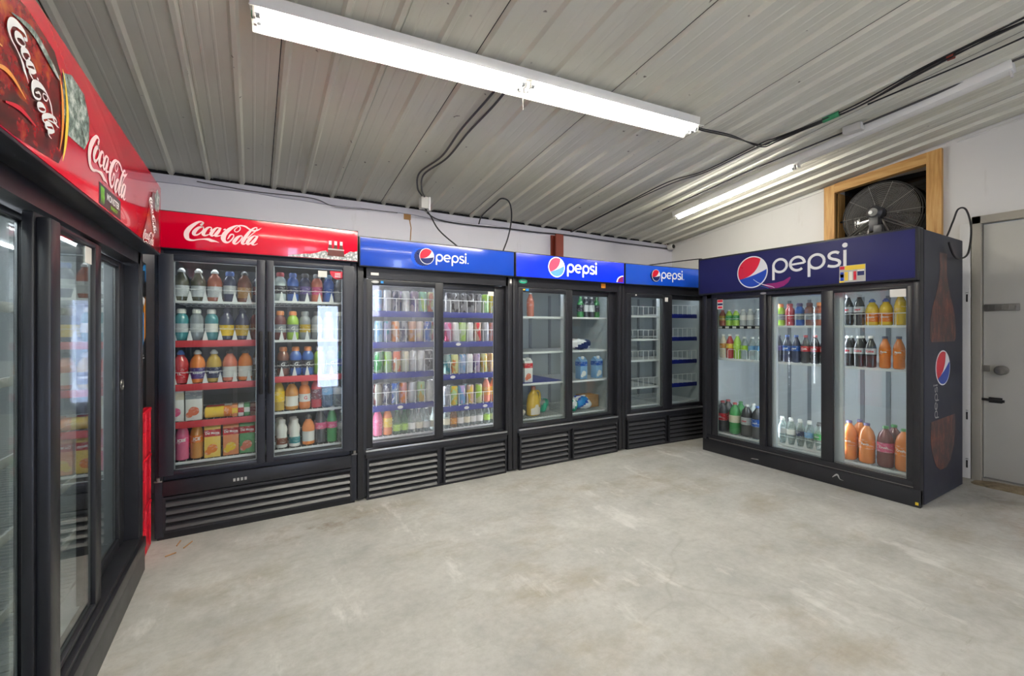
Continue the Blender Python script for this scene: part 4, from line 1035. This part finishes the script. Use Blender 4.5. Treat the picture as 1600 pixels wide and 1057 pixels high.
# right-wall cooler
A = "right-wall cooler's left door"; B = "right-wall cooler's middle door"; C3_ = "right-wall cooler's right door"
yf = .09
stock('C5', A, 'top', .122, .458, 1.012, yf, '16 mini copper red gold|32 mini lime white green|49 mini lime white green|66 mini silver white white|82 mini silver white white|98 mini grey white grey')
stock('C5', A, 'second', .122, .458, .752, yf, '18 soda cream white amber|34 soda red white yellow|52 soda lime white lime|68 water clear white lime|84 water clear white sky|100 water clear white sky')
stock('C5', A, 'bottom', .122, .458, .155, yf, '16 large charcoal red red =Cola|46 large green red cream|74 large charcoal white silver =pepsi|98 large charcoal blue blue =pepsi')
stock('C5', A, 'bottom', .122, .458, .155, yf, '30 large charcoal red red|60 large green green lime|88 large clear white silver', 1)
stock('C5', B, 'top', .53, .871, 1.012, yf, '24 sport lime orange grey|42 sport red red red|60 sport blue purple grey|78 sport brown maroon grey|96 sport copper orange grey')
stock('C5', B, 'second', .53, .871, .752, yf, '20 soda charcoal charcoal purple|37 soda navy blue blue =pepsi|54 soda navy blue blue =pepsi|71 soda black red red =Cola|88 soda black red red =Cola|105 soda black red red =Cola')
stock('C5', B, 'bottom', .53, .871, .172, yf, '12 water clear white sky|28 water clear white silver|44 water clear white white|60 water clear white navy|76 water clear white sky|92 water clear black green =ZERO')
stock('C5', B, 'bottom', .53, .871, .172, yf, '10 water clear white sky|27 water clear white silver|44 water clear white white|61 water clear white navy|78 water clear white sky|95 water clear black green', 1)
stock('C5', C3_, 'top', .968, 1.29, 1.012, yf, '14 soda black silver silver =pepsi|32 soda black silver silver =pepsi|52 juice yellow blue orange =SUNNYD|72 juice yellow blue orange =SUNNYD|93 soda yellow white yellow')
stock('C5', C3_, 'second', .968, 1.29, .752, yf, '14 soda black white silver =Coke|32 soda black white silver =Coke|50 soda black white silver =Coke|71 soda orange navy orange =Fanta|91 soda orange navy orange =Fanta')
stock('C5', C3_, 'second', .968, 1.29, .752, yf, '20 soda black white silver|38 soda black white silver', 1)
stock('C5', C3_, 'bottom', .968, 1.29, .155, yf, '16 large orange purple orange =Fanta|44 large orange purple orange =Fanta|72 large maroon green pink =Crush|98 large orange green orange =Crush')
stock('C5', C3_, 'bottom', .968, 1.29, .155, yf, '33 large orange purple orange|84 large maroon green pink', 1)

def at(c, o, x, y, z, rz=0.0):
    o.location = cooler_matrix(c) @ (Vector((x, y, z)) * H); o.rotation_euler = (0, 0, CO[c].rotation_euler.z + rz); return o
# bottles lying on their sides on the fourth shelf of the red-sign cooler
def lying(body, cap, label, x, y, z, lab):
    root, ps = make_item('soda', (body, cap, label)); at('C1', root, x, y, z); root.rotation_euler = (0, rad(90), 0)
    root['label'] = lab; root['category'] = 'bottle'; root['group'] = 'bottles lying on the fourth shelf'
lying('yellow', 'green', 'orange', .185, .085, .54 + .0295, 'yellow bottle lying on its side beside the white cartons, red-sign cooler')
lying('red', 'white', 'white', .185, .146, .54 + .0295, 'red bottle lying behind the yellow one, red-sign cooler')
# packet row of small juice packs beside them
for i, (cb, cl) in enumerate((('orange', 'yellow'), ('white', 'red'), ('green', 'white'), ('brown', 'maroon'))):
    m = MB(); m.box(-.0125, .0125, -.03, .03, 0, .062, .004); o = m.build('drink_box', 'o_plain'); o.color = lin(COLS[cb]); o.location = cooler_matrix('C1') @ (Vector((.39 - .0 + (i - 3) * .027 + .005, .09, .5405)) * H)
    m = MB(); m.box(-.0127, .0127, -.0305, .0305, .02, .045); q = m.build('label_band', 'o_label', o); q.color = lin(COLS[cl])
    tag(o, '%s drink box, %s of four beside the lying bottles, red-sign cooler' % (cb, ORD[i]), 'carton', 'drink boxes on the fourth shelf')
# jug, sacks, paper pack and box in the glowing-sign cooler
jug = empty('oil_jug', (0, 0, 0), 'big yellow jug with red cap standing in the glowing-sign cooler', 'jug'); at('C3', jug, .275, .17, .3355, .15)
m = MB(); n = 22; vs = []; fs = []
J = [(.05, .035, 0), (.058, .042, .006), (.059, .043, .08), (.055, .04, .12), (.044, .034, .155), (.026, .022, .178), (.016, .016, .186), (.016, .016, .198)]
for rx, ry, z in J:
    for i in range(n): vs.append((rx * math.cos(2 * math.pi * i / n), ry * math.sin(2 * math.pi * i / n), z))
for j in range(len(J) - 1):
    for i in range(n): fs.append((j * n + i, j * n + (i + 1) % n, (j + 1) * n + (i + 1) % n, (j + 1) * n + i))
fs.append(tuple(reversed(range(n)))); m.add(vs, fs); o = m.build('body', 'o_liquid', jug, 60); o.color = lin('e8b80e')
m = MB(); m.tube(catmull([(.02, 0, .18), (.05, 0, .178), (.066, 0, .15), (.066, 0, .11), (.055, 0, .09)]), .008, 8); o = m.build('handle', 'o_liquid', jug, 60); o.color = lin('e8b80e')
m = MB(); m.lathe([(.018, .194), (.0185, .212), (.014, .22), (.003, .221)], 16); o = m.build('cap', 'o_plain', jug); o.color = lin('c86a3a')
m = MB(); vs = []; fs = []
for k, z in enumerate((.01, .055, .085)):
    for i in range(9):
        a = rad(-90 + (i - 4) * (13 if k < 2 else 3)); vs.append((.0595 * math.cos(a), .0436 * math.sin(a), z))
for k in range(2):
    for i in range(8): fs.append((k * 9 + i, k * 9 + i + 1, k * 9 + 10 + i, k * 9 + 9 + i))
m.add(vs, fs); o = m.build('label_patch', 'o_label', jug, fix=False); o.color = lin('ece0d0')
def sack(name, c, x, y, z, sx, sy, sz, col, lab, cat, seed, mats=None, rz=0.0):
    m = MB(); rr = random.Random(seed); n1, n2 = 12, 18; vs = []; fs = []
    ph = [rr.random() * 6 for _ in range(4)]
    for i in range(n1 + 1):
        t = math.pi * i / n1
        for j in range(n2):
            p = 2 * math.pi * j / n2; w = 1 + .12 * math.sin(3 * p + ph[0] + 2 * t) + .08 * math.sin(5 * p + ph[1]) + .06 * math.sin(4 * t + ph[2])
            zz = math.cos(t); q = max(0, math.sin(t)) ** .6
            vs.append((sx * q * math.cos(p) * w, sy * q * math.sin(p) * w, max(0, sz * (.5 + .5 * zz * w))))
    for i in range(n1):
        for j in range(n2):
            f = (i * n2 + j, (i + 1) * n2 + j, (i + 1) * n2 + (j + 1) % n2, i * n2 + (j + 1) % n2); fs.append(f)
            s = math.sin(2 * math.pi * j / n2 * 1 + ph[3]) if mats else 0
            m.cur = 0
    m.add(vs, fs)
    if mats:
        m.mats = list(mats); m.mi = [min(len(mats) - 1, int((.5 + .5 * math.sin((k % n2) * .7 + (k // n2) * .5 + ph[3])) * len(mats))) for k in range(len(fs))]
    o = m.build(name, mats[0] if mats else 'o_plain', smooth=60)
    o.color = lin(col); at(c, o, x, y, z, rz); return tag(o, lab, cat)
sack('ice_bag', 'C3', .72, .19, .8205, .10, .07, .085, 'e8e6e0', 'crumpled white and navy plastic bag on the second shelf, glowing-sign cooler', 'bag', 1, ('white', 'white', 'pdkblue'))
sack('blue_bag', 'C3', .755, .2, .3355, .085, .06, .10, '2f6fa0', 'blue and white bag slumped against a cardboard box, glowing-sign cooler', 'bag', 2, ('psky', 'pblue', 'white'))
sack('green_bag', 'C3', .64, .17, .3355, .04, .05, .085, '5cae8c', 'pale green bag left of the blue bag, glowing-sign cooler', 'bag', 3, ('pteal', 'white'))
sack('paper_pack', 'C3', .135, .18, .3355, .065, .05, .06, 'd8ceb8', 'flattened tan paper pack left of the yellow jug', 'packet', 4)
sack('green_bottle_pack', 'C3', .41, .24, .3355, .05, .045, .10, '5c9a78', 'green wrapped pack right of the yellow jug', 'packet', 5, ('pteal', 'pgrey'))
m = MB(); m.box(-.075, .075, -.06, .06, 0, .1, .002); m.box(-.075, .075, -.065, -.06, .1, .102); o = m.build('cardboard_box', 'cardboard'); at('C3', o, .872, .26, .3355, .04); tag(o, 'open tan cardboard box at the right bottom of the glowing-sign cooler', 'box')
# cardboard roll standing on the red-sign cooler's upper left shelf is seen as a tan bottle above

# ------------------------------------------------------------------ red crates and the display board in the gap at left
for i in range(3):
    z = i * .212
    e = empty('bottle_crate', (-.60, 2.463, z), ('bottom red plastic crate of the stack of three beside the red-sign cooler', 'middle red plastic crate of the stack beside the red-sign cooler', 'top red plastic crate, under the black display board')[i], 'crate', group='stacked red crates')
    m = MB(); X, Y, Z = .195, .115, .21
    m.box(-X, X, -Y, Y, .0, .012, .003)
    for sx in (-1, 1):
        x0, x1 = sorted((sx * X, sx * (X - .012)))
        m.box(x0, x1, -Y, Y, .004, .115, .003); m.box(x0, x1, -Y, Y, .165, Z, .003); m.box(x0, x1, -Y, -Y + .05, .11, .17); m.box(x0, x1, Y - .05, Y, .11, .17)
        y0, y1 = sorted((sx * Y, sx * (Y - .012))); m.box(-X, X, y0, y1, .004, Z, .003)
        for k in (-.09, 0, .09): m.box(x0 - .003, x1 + .003, k - .006, k + .006, .01, Z - .01, .002)
    m.build('shell', 'crate', e)
    m = MB(); m.box(-X - .002, X + .002, -Y - .002, Y + .002, Z - .016, Z, .003); m.box(-X + .01, X - .01, -Y + .01, Y - .01, Z - .016, Z - .012); m.build('rim', 'crate', e)
e = empty('display_board', (-.52, 2.463, .637), 'tall black display carton with blue panel standing on the red crates', 'display')
m = MB(); m.box(-.1, .1, -.1, .1, 0, .655, .003); b = m.build('carton', 'pblack', e)
sd = bpy.data.objects.new('front_print', None); COL.objects.link(sd); sd.parent = e; sd.location = Vector((.1, 0, 0)) * H; sd.rotation_euler = (0, 0, rad(90))
m = MB(); m.use('psky').plate([(-.06, .28), (.02, .28), (.045, .31), (.045, .43), (-.06, .43)], -.0005, .001); m.use('porange').plate([(.045, .30), (.075, .32), (.075, .5), (.045, .46)], -.0005, .001)
m.use('white').plate([(-.05, .45), (-.02, .44), (.03, .47), (.05, .455), (.07, .49), (.01, .5), (-.03, .475)], -.0005, .001)
m.use('psky').plate([(-.06, .60), (.06, .645), (.08, .645), (.08, .57), (.07, .62)], -.0005, .001); m.plate([(-.09, .03), (.03, .09), (-.09, .14)], -.0005, .001)
m.plate([(-.05, .5), (-.02, .5), (-.02, .56), (-.05, .56)], -.0005, .001)
m.use('white')
for k in range(3): m.box(-.05, .05 - k * .015, -.002, -.001, .225 + k * .012, .23 + k * .012)
for k in range(4): m.box(-.055 + k * .02, -.043 + k * .02, -.002, -.001, .57, .59)
m.build('graphic', None, sd, smooth=0)

# ------------------------------------------------------------------ lights
def strip_light(p0, p1, label, two=True, lit=(True, True), w=.035, far=1, drop0=.019):
    """p0,p1 = ends on plan; the housing hangs against the roof sheet, two lengths end to end"""
    (x0, y0), (x1, y1) = p0, p1; L = math.hypot(x1 - x0, y1 - y0); yaw = math.atan2(y1 - y0, x1 - x0)
    A = Vector((x0, y0, zc(y0) - drop0)); Bv = Vector((x1, y1, zc(y1) - drop0)); d = (Bv - A).normalized()
    nrm = Vector((0, -SL, -1)).normalized(); side = nrm.cross(d).normalized(); dn = d.cross(side).normalized()
    if dn.z > 0: dn = -dn
    side = dn.cross(d)
    e = empty('strip_light', A, label, 'light'); mat = Matrix((d, side, -dn)).transposed()
    e.rotation_euler = mat.to_euler()
    # local: x along, y across, z up (negative hangs down)
    m = MB(); m.box(0, L, -w, w, -.048, 0, .003)
    if two:
        for sg, drop, out in ((far, .04, .04), (-far, .012, .03)):
            ya, yb = sg * w, sg * (w + out)
            m.add([(0, ya, -.046), (L, ya, -.046), (L, yb, -.046 - drop), (0, yb, -.046 - drop), (0, ya, -.043), (L, ya, -.043), (L, yb + sg * .002, -.043 - drop), (0, yb + sg * .002, -.043 - drop)],
                  [(0, 1, 2, 3), (7, 6, 5, 4), (0, 4, 5, 1), (2, 6, 7, 3), (0, 3, 7, 4), (1, 5, 6, 2)])
    m.build('housing', 'fixture', e, 30)
    ys = (-.026, .026) if two else (0.0,)
    tz = -.066
    for h in (0, 1):
        xa, xb = h * L / 2 + .02, (h + 1) * L / 2 - .02
        for xx in (xa - .012, xb + .002):
            for yy in ys: m = MB(); m.box(xx, xx + .01, yy - .011, yy + .011, tz - .014, -.046, .002); m.build('lamp_holder', 'plasticwhite', e)
        if lit[h]:
            for yy in ys:
                m = MB(); m.tube([(xa + .012, yy, tz), (xb - .012, yy, tz)], .0115, 10); tb = m.build('tube', 'tube', e)
                m = MB(); m.tube([(xa - .004, yy, tz), (xa + .012, yy, tz)], .0118, 10); m.tube([(xb - .012, yy, tz), (xb + .003, yy, tz)], .0118, 10); m.build('end_cap', 'alu', tb)
    return e, d, L
f1, d, L = strip_light((-.01, 1.765), (2.147, 1.586), 'long twin-tube fluorescent strip light across the ceiling, all tubes lit', True)
m = MB(); m.tube([(L / 2 + .005, .02, -.05), (L / 2 + .002, .022, -.12), (L / 2 + .006, .02, -.16)], .0016, 5); m.build('pull_cord', 'cablegrey', f1)
m = MB(); m.box(.004, .014, -.02, -.005, -.075, -.055); m.build('terminal', 'gtape', f1)
f2, d, L = strip_light((3.235, 2.605), (3.244, .57), 'single-tube strip light near the right wall, only its far half lit', False, (True, False), .038)
f3, d, L = strip_light((-.1, -1.2), (2.05, -1.25), 'twin-tube strip light hung under the ceiling behind the viewer', True, drop0=.16)
for xx in (.3, 1.7):
    m = MB(); m.tube([(xx + .1, 0, 0), (xx + .1, .0, .135)], .004, 6); m.build('hanger', 'steel', f3)

# ------------------------------------------------------------------ cables and boxes on the ceiling
def cable(name, pts, r, mat, label, group=None, cat='cable'):
    m = MB(); m.tube(catmull(pts, 8), r, 7); o = m.build(name, mat, smooth=60); return tag(o, label, cat, group)
def onc(x, y, off=.026): return (x, y, zc(y) - off)
main = [(2.862, .40), (2.856, .62), (2.86, .82), (2.895, 1.1), (2.868, 1.31), (2.83, 1.5), (2.79, 1.585)]
for k, (o1, o2) in enumerate(((-.012, .0), (.004, .008), (.014, -.002), (-.004, .014), (.022, .006))):
    pts = [onc(x + o1 * (1 + .6 * math.sin(i * 1.7 + k)), y, .027 + o2 + .004 * math.sin(i * 2 + k)) for i, (x, y) in enumerate(main)]
    pts.insert(0, onc(2.87 + o1, -.2, .027 + o2))
    if k < 2: pts += [onc(2.765 + k * .03, 1.97), onc(2.65 + .02 * k, 2.2, .03 + k * .012), onc(2.64 + .012 * k, 2.74), (2.618 + k * .012, YB - .03, zc(YB) - .028)]
    if k in (2, 3): pts += [onc(2.49, 1.612 - .014 * (k - 2), .028), onc(2.25, 1.645 - .012 * (k - 2), .024), onc(2.16, 1.605, .03)]
    if k == 4: pts = [onc(3.02 - .1 * i / 6, .2 + i * .22, .032 + .01 * math.sin(i)) for i in range(5)]
    cable('ceiling_cable', pts, .0042, 'cable' if k != 1 else 'cablegrey', ('black cable of the ceiling bundle that runs on to the back wall corner', 'grey cable beside it running on to the back wall corner', 'black cable of the bundle turning off to the long strip light',
        'black cable of the bundle looping beside the one to the strip light', 'short stray black cable sagging below the right end of the bundle')[k], 'cables along the ceiling')
m = MB(); c0 = Vector(onc(2.875, 1.24)); m.tube([c0 + Vector((0.012, -.05, .004)), c0 + Vector((.005, .03, -.006))], .017, 8); tag(m.build('tape_wrap', 'gtape'), 'green tape wrapped round the cable bundle on the ceiling', 'tape')
m = MB(); c0 = Vector(onc(2.865, .72)); m.tube([c0 + Vector((0, -.012, 0)), c0 + Vector((0, .012, 0))], .02, 8); tag(m.build('cable_clip', 'rust'), 'small rusty clip on the cable bundle near the right edge', 'clip')
# twin cables from the long light to the small box, then down behind the sign
p = [(1.0, 1.70), (.992, 1.93), (.978, 2.2), (.985, 2.49), (.93, 2.74), (.985, 2.95), (1.055, 3.06)]
cable('light_cable', [onc(x, y) for x, y in p], .006, 'cablegrey', 'grey cable from the long strip light to the switch box, left one', 'pair of cables to the switch box')
cable('light_cable', [onc(x + (.04, .05, .045, .035, .03, .03, .02)[i], y + .0, .03) for i, (x, y) in enumerate(p)], .006, 'cablegrey', 'grey cable from the long strip light to the switch box, right one', 'pair of cables to the switch box')
e = empty('switch_box', (1.09, 3.10, zc(3.1) - .019), 'small white switch box on the ceiling above the first blue sign', 'box')
m = MB(); m.box(-.035, .02, -.03, .03, -.085, 0, .003); m.build('body', 'plasticwhite', e); m = MB(); m.box(.02, .034, -.036, .036, -.1, .0, .004); m.build('cover', 'white', e)
cable('drop_cable', [(1.085, 3.09, zc(3.1) - .1), (1.14, 3.12, 1.84), (1.22, 3.14, 1.74), (1.36, 3.1, 1.62), (1.43, 3.02, 1.545), (1.455, 2.98, 1.51)], .0055, 'cable', 'black cable hanging from the switch box onto the first blue-sign cooler')
cable('wall_cable', [(1.1, 3.1, zc(3.1) - .1), (1.15, 3.22, 1.885), (1.3, YB - .022, 1.865), (1.6, YB - .022, 1.86), (1.9, YB - .022, 1.87), (2.2, YB - .024, 1.872), (2.6, YB - .024, 1.885), (3.2, YB - .024, 1.88), (4.0, YB - .024, 1.885)], .005, 'cable', 'thin dark cable running along the top of the back wall')
cable('wall_wire', [(-.3, YB - .024, 1.905), (.0, YB - .022, 1.892), (.35, YB - .022, 1.9), (.5, YB - .024, 1.862), (.75, YB - .022, 1.875), (.95, YB - .022, 1.878)], .0026, 'cablegrey', 'thin grey wire sagging along the back wall above the red sign')
cable('loop_cable', [(1.64, YB - .026, 1.875), (1.635, 3.24, 1.93), (1.625, 3.0, 1.968), (1.62, 2.88, 1.978), (1.68, 2.87, 1.955), (1.73, 2.92, 1.86), (1.735, 2.98, 1.72), (1.70, 3.02, 1.58), (1.695, 3.03, 1.506)], .0055, 'cable', 'black cable looping from the ceiling down onto the glowing-sign cooler')
cable('ceiling_conduit', [onc(3.07, 2.6, .028), onc(3.085, 2.2, .028), onc(3.09, 1.84, .028), onc(3.155, 1.32, .028), onc(3.165, 1.27, .028)], .005, 'cable', 'thin cable along the right strip light, on the corner side of the white box')
cable('ceiling_conduit', [onc(3.17, 1.19, .028), onc(3.2, .9, .028), onc(3.225, .58, .028), onc(3.24, .53, .03)], .006, 'cablegrey', 'thin cable along the right strip light, between white box and near end')
m = MB(); q = Vector(onc(3.166, 1.23, .019)); m.box(q.x - .028, q.x + .028, q.y - .05, q.y + .05, q.z - .035, q.z + .012, .008); tag(m.build('junction_box', 'plasticwhite'), 'white junction box on the ceiling beside the right strip light', 'box')
cable('side_cable', [(3.72, 1.02, 1.552), (3.86, 1.0, 1.57), (3.98, .99, 1.70), (4.0, .97, 1.78), (4.01, .935, 1.77), (3.98, .905, 1.64), (3.87, .893, 1.47), (3.7, .893, 1.42), (3.6, .893, 1.435), (3.52, .893, 1.50)], .0055, 'cable', 'black cable looping above and down the side of the right-wall cooler')
cable('corner_wire', [(3.1, 2.24, 1.545), (3.12, 2.32, 1.56), (2.95, 2.85, 1.545), (2.75, 3.0, 1.512)], .0045, 'cable', 'thin wire between the smallest blue sign and the navy sign')
# small camera in the corner
e = empty('security_camera', (4.03, YB - .02, 1.90), 'small white round security camera in the far corner under the ceiling', 'camera')
m = MB(); m.lathe([(.03, 0), (.034, .01), (.034, .05), (.028, .062)], 18); m.v = [(v[0] - .02, -v[2] - .012, v[1]) for v in m.v]; m.build('housing', 'plasticwhite', e)
m = MB(); m.lathe([(.022, .062), (.021, .067), (.003, .068)], 18); m.v = [(v[0] - .02, -v[2] - .012, v[1]) for v in m.v]; m.build('lens', 'rubber', e)
m = MB(); m.box(-.03, .0, -.014, .02, -.01, .03, .003); m.tube([(-.02, .0, .02), (-.05, .01, .04), (-.12, .005, .03)], .004, 6); m.build('bracket', 'plasticwhite', e)

# ------------------------------------------------------------------ fan
cy, cz_, fx = 1.428, 1.865, XR + .03
fan = empty('drum_fan', (fx, cy, WZ0), 'large black wire-guard fan in the pine-framed opening above the right-wall cooler', 'fan')
dz = cz_ - WZ0; FR = .246
m = MB()
for i in range(25): m.ring((-.035 + .03 * (i / 25) ** 2, 0, dz), .055 + i * (FR - .058) / 25, .0011, 'x', 48, 4)
for k in range(10):
    a = 2 * math.pi * k / 10; m.tube([(-.036, .05 * math.cos(a), dz + .05 * math.sin(a)), (-.006, (FR - .002) * math.cos(a), dz + (FR - .002) * math.sin(a))], .0016, 5)
m.build('guard', 'wiregrey', fan)
m = MB(); m.ring((0, 0, dz), FR, .005, 'x', 48, 6); m.ring((.06, 0, dz), FR, .005, 'x', 48, 6)
for k in range(8):
    a = rad(45 * k); m.tube([(0, FR * math.cos(a), dz + FR * math.sin(a)), (.06, FR * math.cos(a), dz + FR * math.sin(a))], .004, 6)
for sg in (-1, 1): m.tube([(.03, sg * FR, dz), (.03, sg * .279, dz)], .007, 6)
m.build('rim', 'rubber', fan)
m = MB()
for k in range(3):
    a0 = 2 * math.pi * k / 3 + .6; vs = []; fs = []
    for i in range(7):
        rr_ = .045 + .175 * i / 6
        for j in range(5):
            a = a0 + (j - 2) * (.16 + .02 * i); vs.append((.035 + .02 * (j - 2) / 2, rr_ * math.cos(a), dz + rr_ * math.sin(a)))
    for i in range(6):
        for j in range(4): b_ = i * 5 + j; fs.append((b_, b_ + 1, b_ + 6, b_ + 5))
    m.add(vs, fs)
m.lathe([(.05, 0), (.05, .01)], 16); m.v[-32:] = [(.03 + v[2], v[0], dz + v[1]) for v in m.v[-32:]]
m.build('blades', 'rubber', fan, fix=False)
m = MB(); m.lathe([(.02, 0), (.045, .01), (.052, .03), (.052, .09), (.04, .1), (.03, .11)], 20); m.v = [(-.03 - v[2], v[0], dz + v[1]) for v in m.v]
mo = m.build('motor', 'louver', fan)
m = MB(); m.box(-.13, -.06, -.03, .03, dz - .14, dz - .03, .006); m.lathe([(.01, 0), (.014, .012)], 12, (-.11, -.012, dz - .03)); m.box(-.135, -.10, -.055, .0, dz - .17, dz - .10, .004); m.build('switch_box', 'louver', mo)
m = MB(); m.lathe([(.013, 0), (.013, .006)], 14); m.v = [(-.14 - v[2], v[0] + .012, dz + v[1] + .0) for v in m.v]; m.build('knob', 'white', mo)
m = MB()
for sg in (-1, 1):
    for o_ in (0, .022): m.tube([(-.05, sg * .03, dz - .03 - o_), (-.012, sg * .21, dz - .135 - o_)], .0042, 6)
    m.box(-.07, .03, sg * .16 - .03, sg * .16 + .03, .0, .012, .003); m.tube([(-.03, sg * .16, .006), (-.06, sg * .03, dz - .05)], .009, 6)
m.build('stand', 'steel', fan)

# ------------------------------------------------------------------ litter on the floor
m = MB()
rr = random.Random(9)
for k, (x, y, l) in enumerate(((-.30, 2.49, .05), (-.27, 2.45, .06), (-.33, 2.40, .04))):
    a = rr.random() * 3; m2 = MB(); m2.tube([(x, y, .003), (x + l * math.cos(a), y + l * math.sin(a), .004)], .0028, 5)
    tag(m2.build('straw_bit', 'cardboard'), 'dry straw bit on the floor by the red crates', 'litter', 'straw bits on the floor')

# ------------------------------------------------------------------ world, camera
w = bpy.data.worlds.new('world'); SC.world = w; w.use_nodes = True
bg = w.node_tree.nodes['Background']; bg.inputs[0].default_value = (.75, .85, 1, 1); bg.inputs[1].default_value = .35
cam = bpy.data.cameras.new('camera'); co = bpy.data.objects.new('camera', cam); COL.objects.link(co)
cam.sensor_width = 36; cam.lens = 36 * 681 / 1600; cam.shift_y = -(528.5 - 512) / 1600; cam.clip_start = .02
co.location = (0, 0, H); co.rotation_euler = (rad(90), 0, rad(-30.7)); SC.camera = co
SC.view_settings.view_transform = 'Standard'; SC.view_settings.look = 'None'; SC.view_settings.gamma = 1; SC.view_settings.use_curve_mapping = False
SC.view_settings.exposure = 1.15
SC.cycles.use_denoising = True
SC.cycles.max_bounces = 12; SC.cycles.transparent_max_bounces = 24
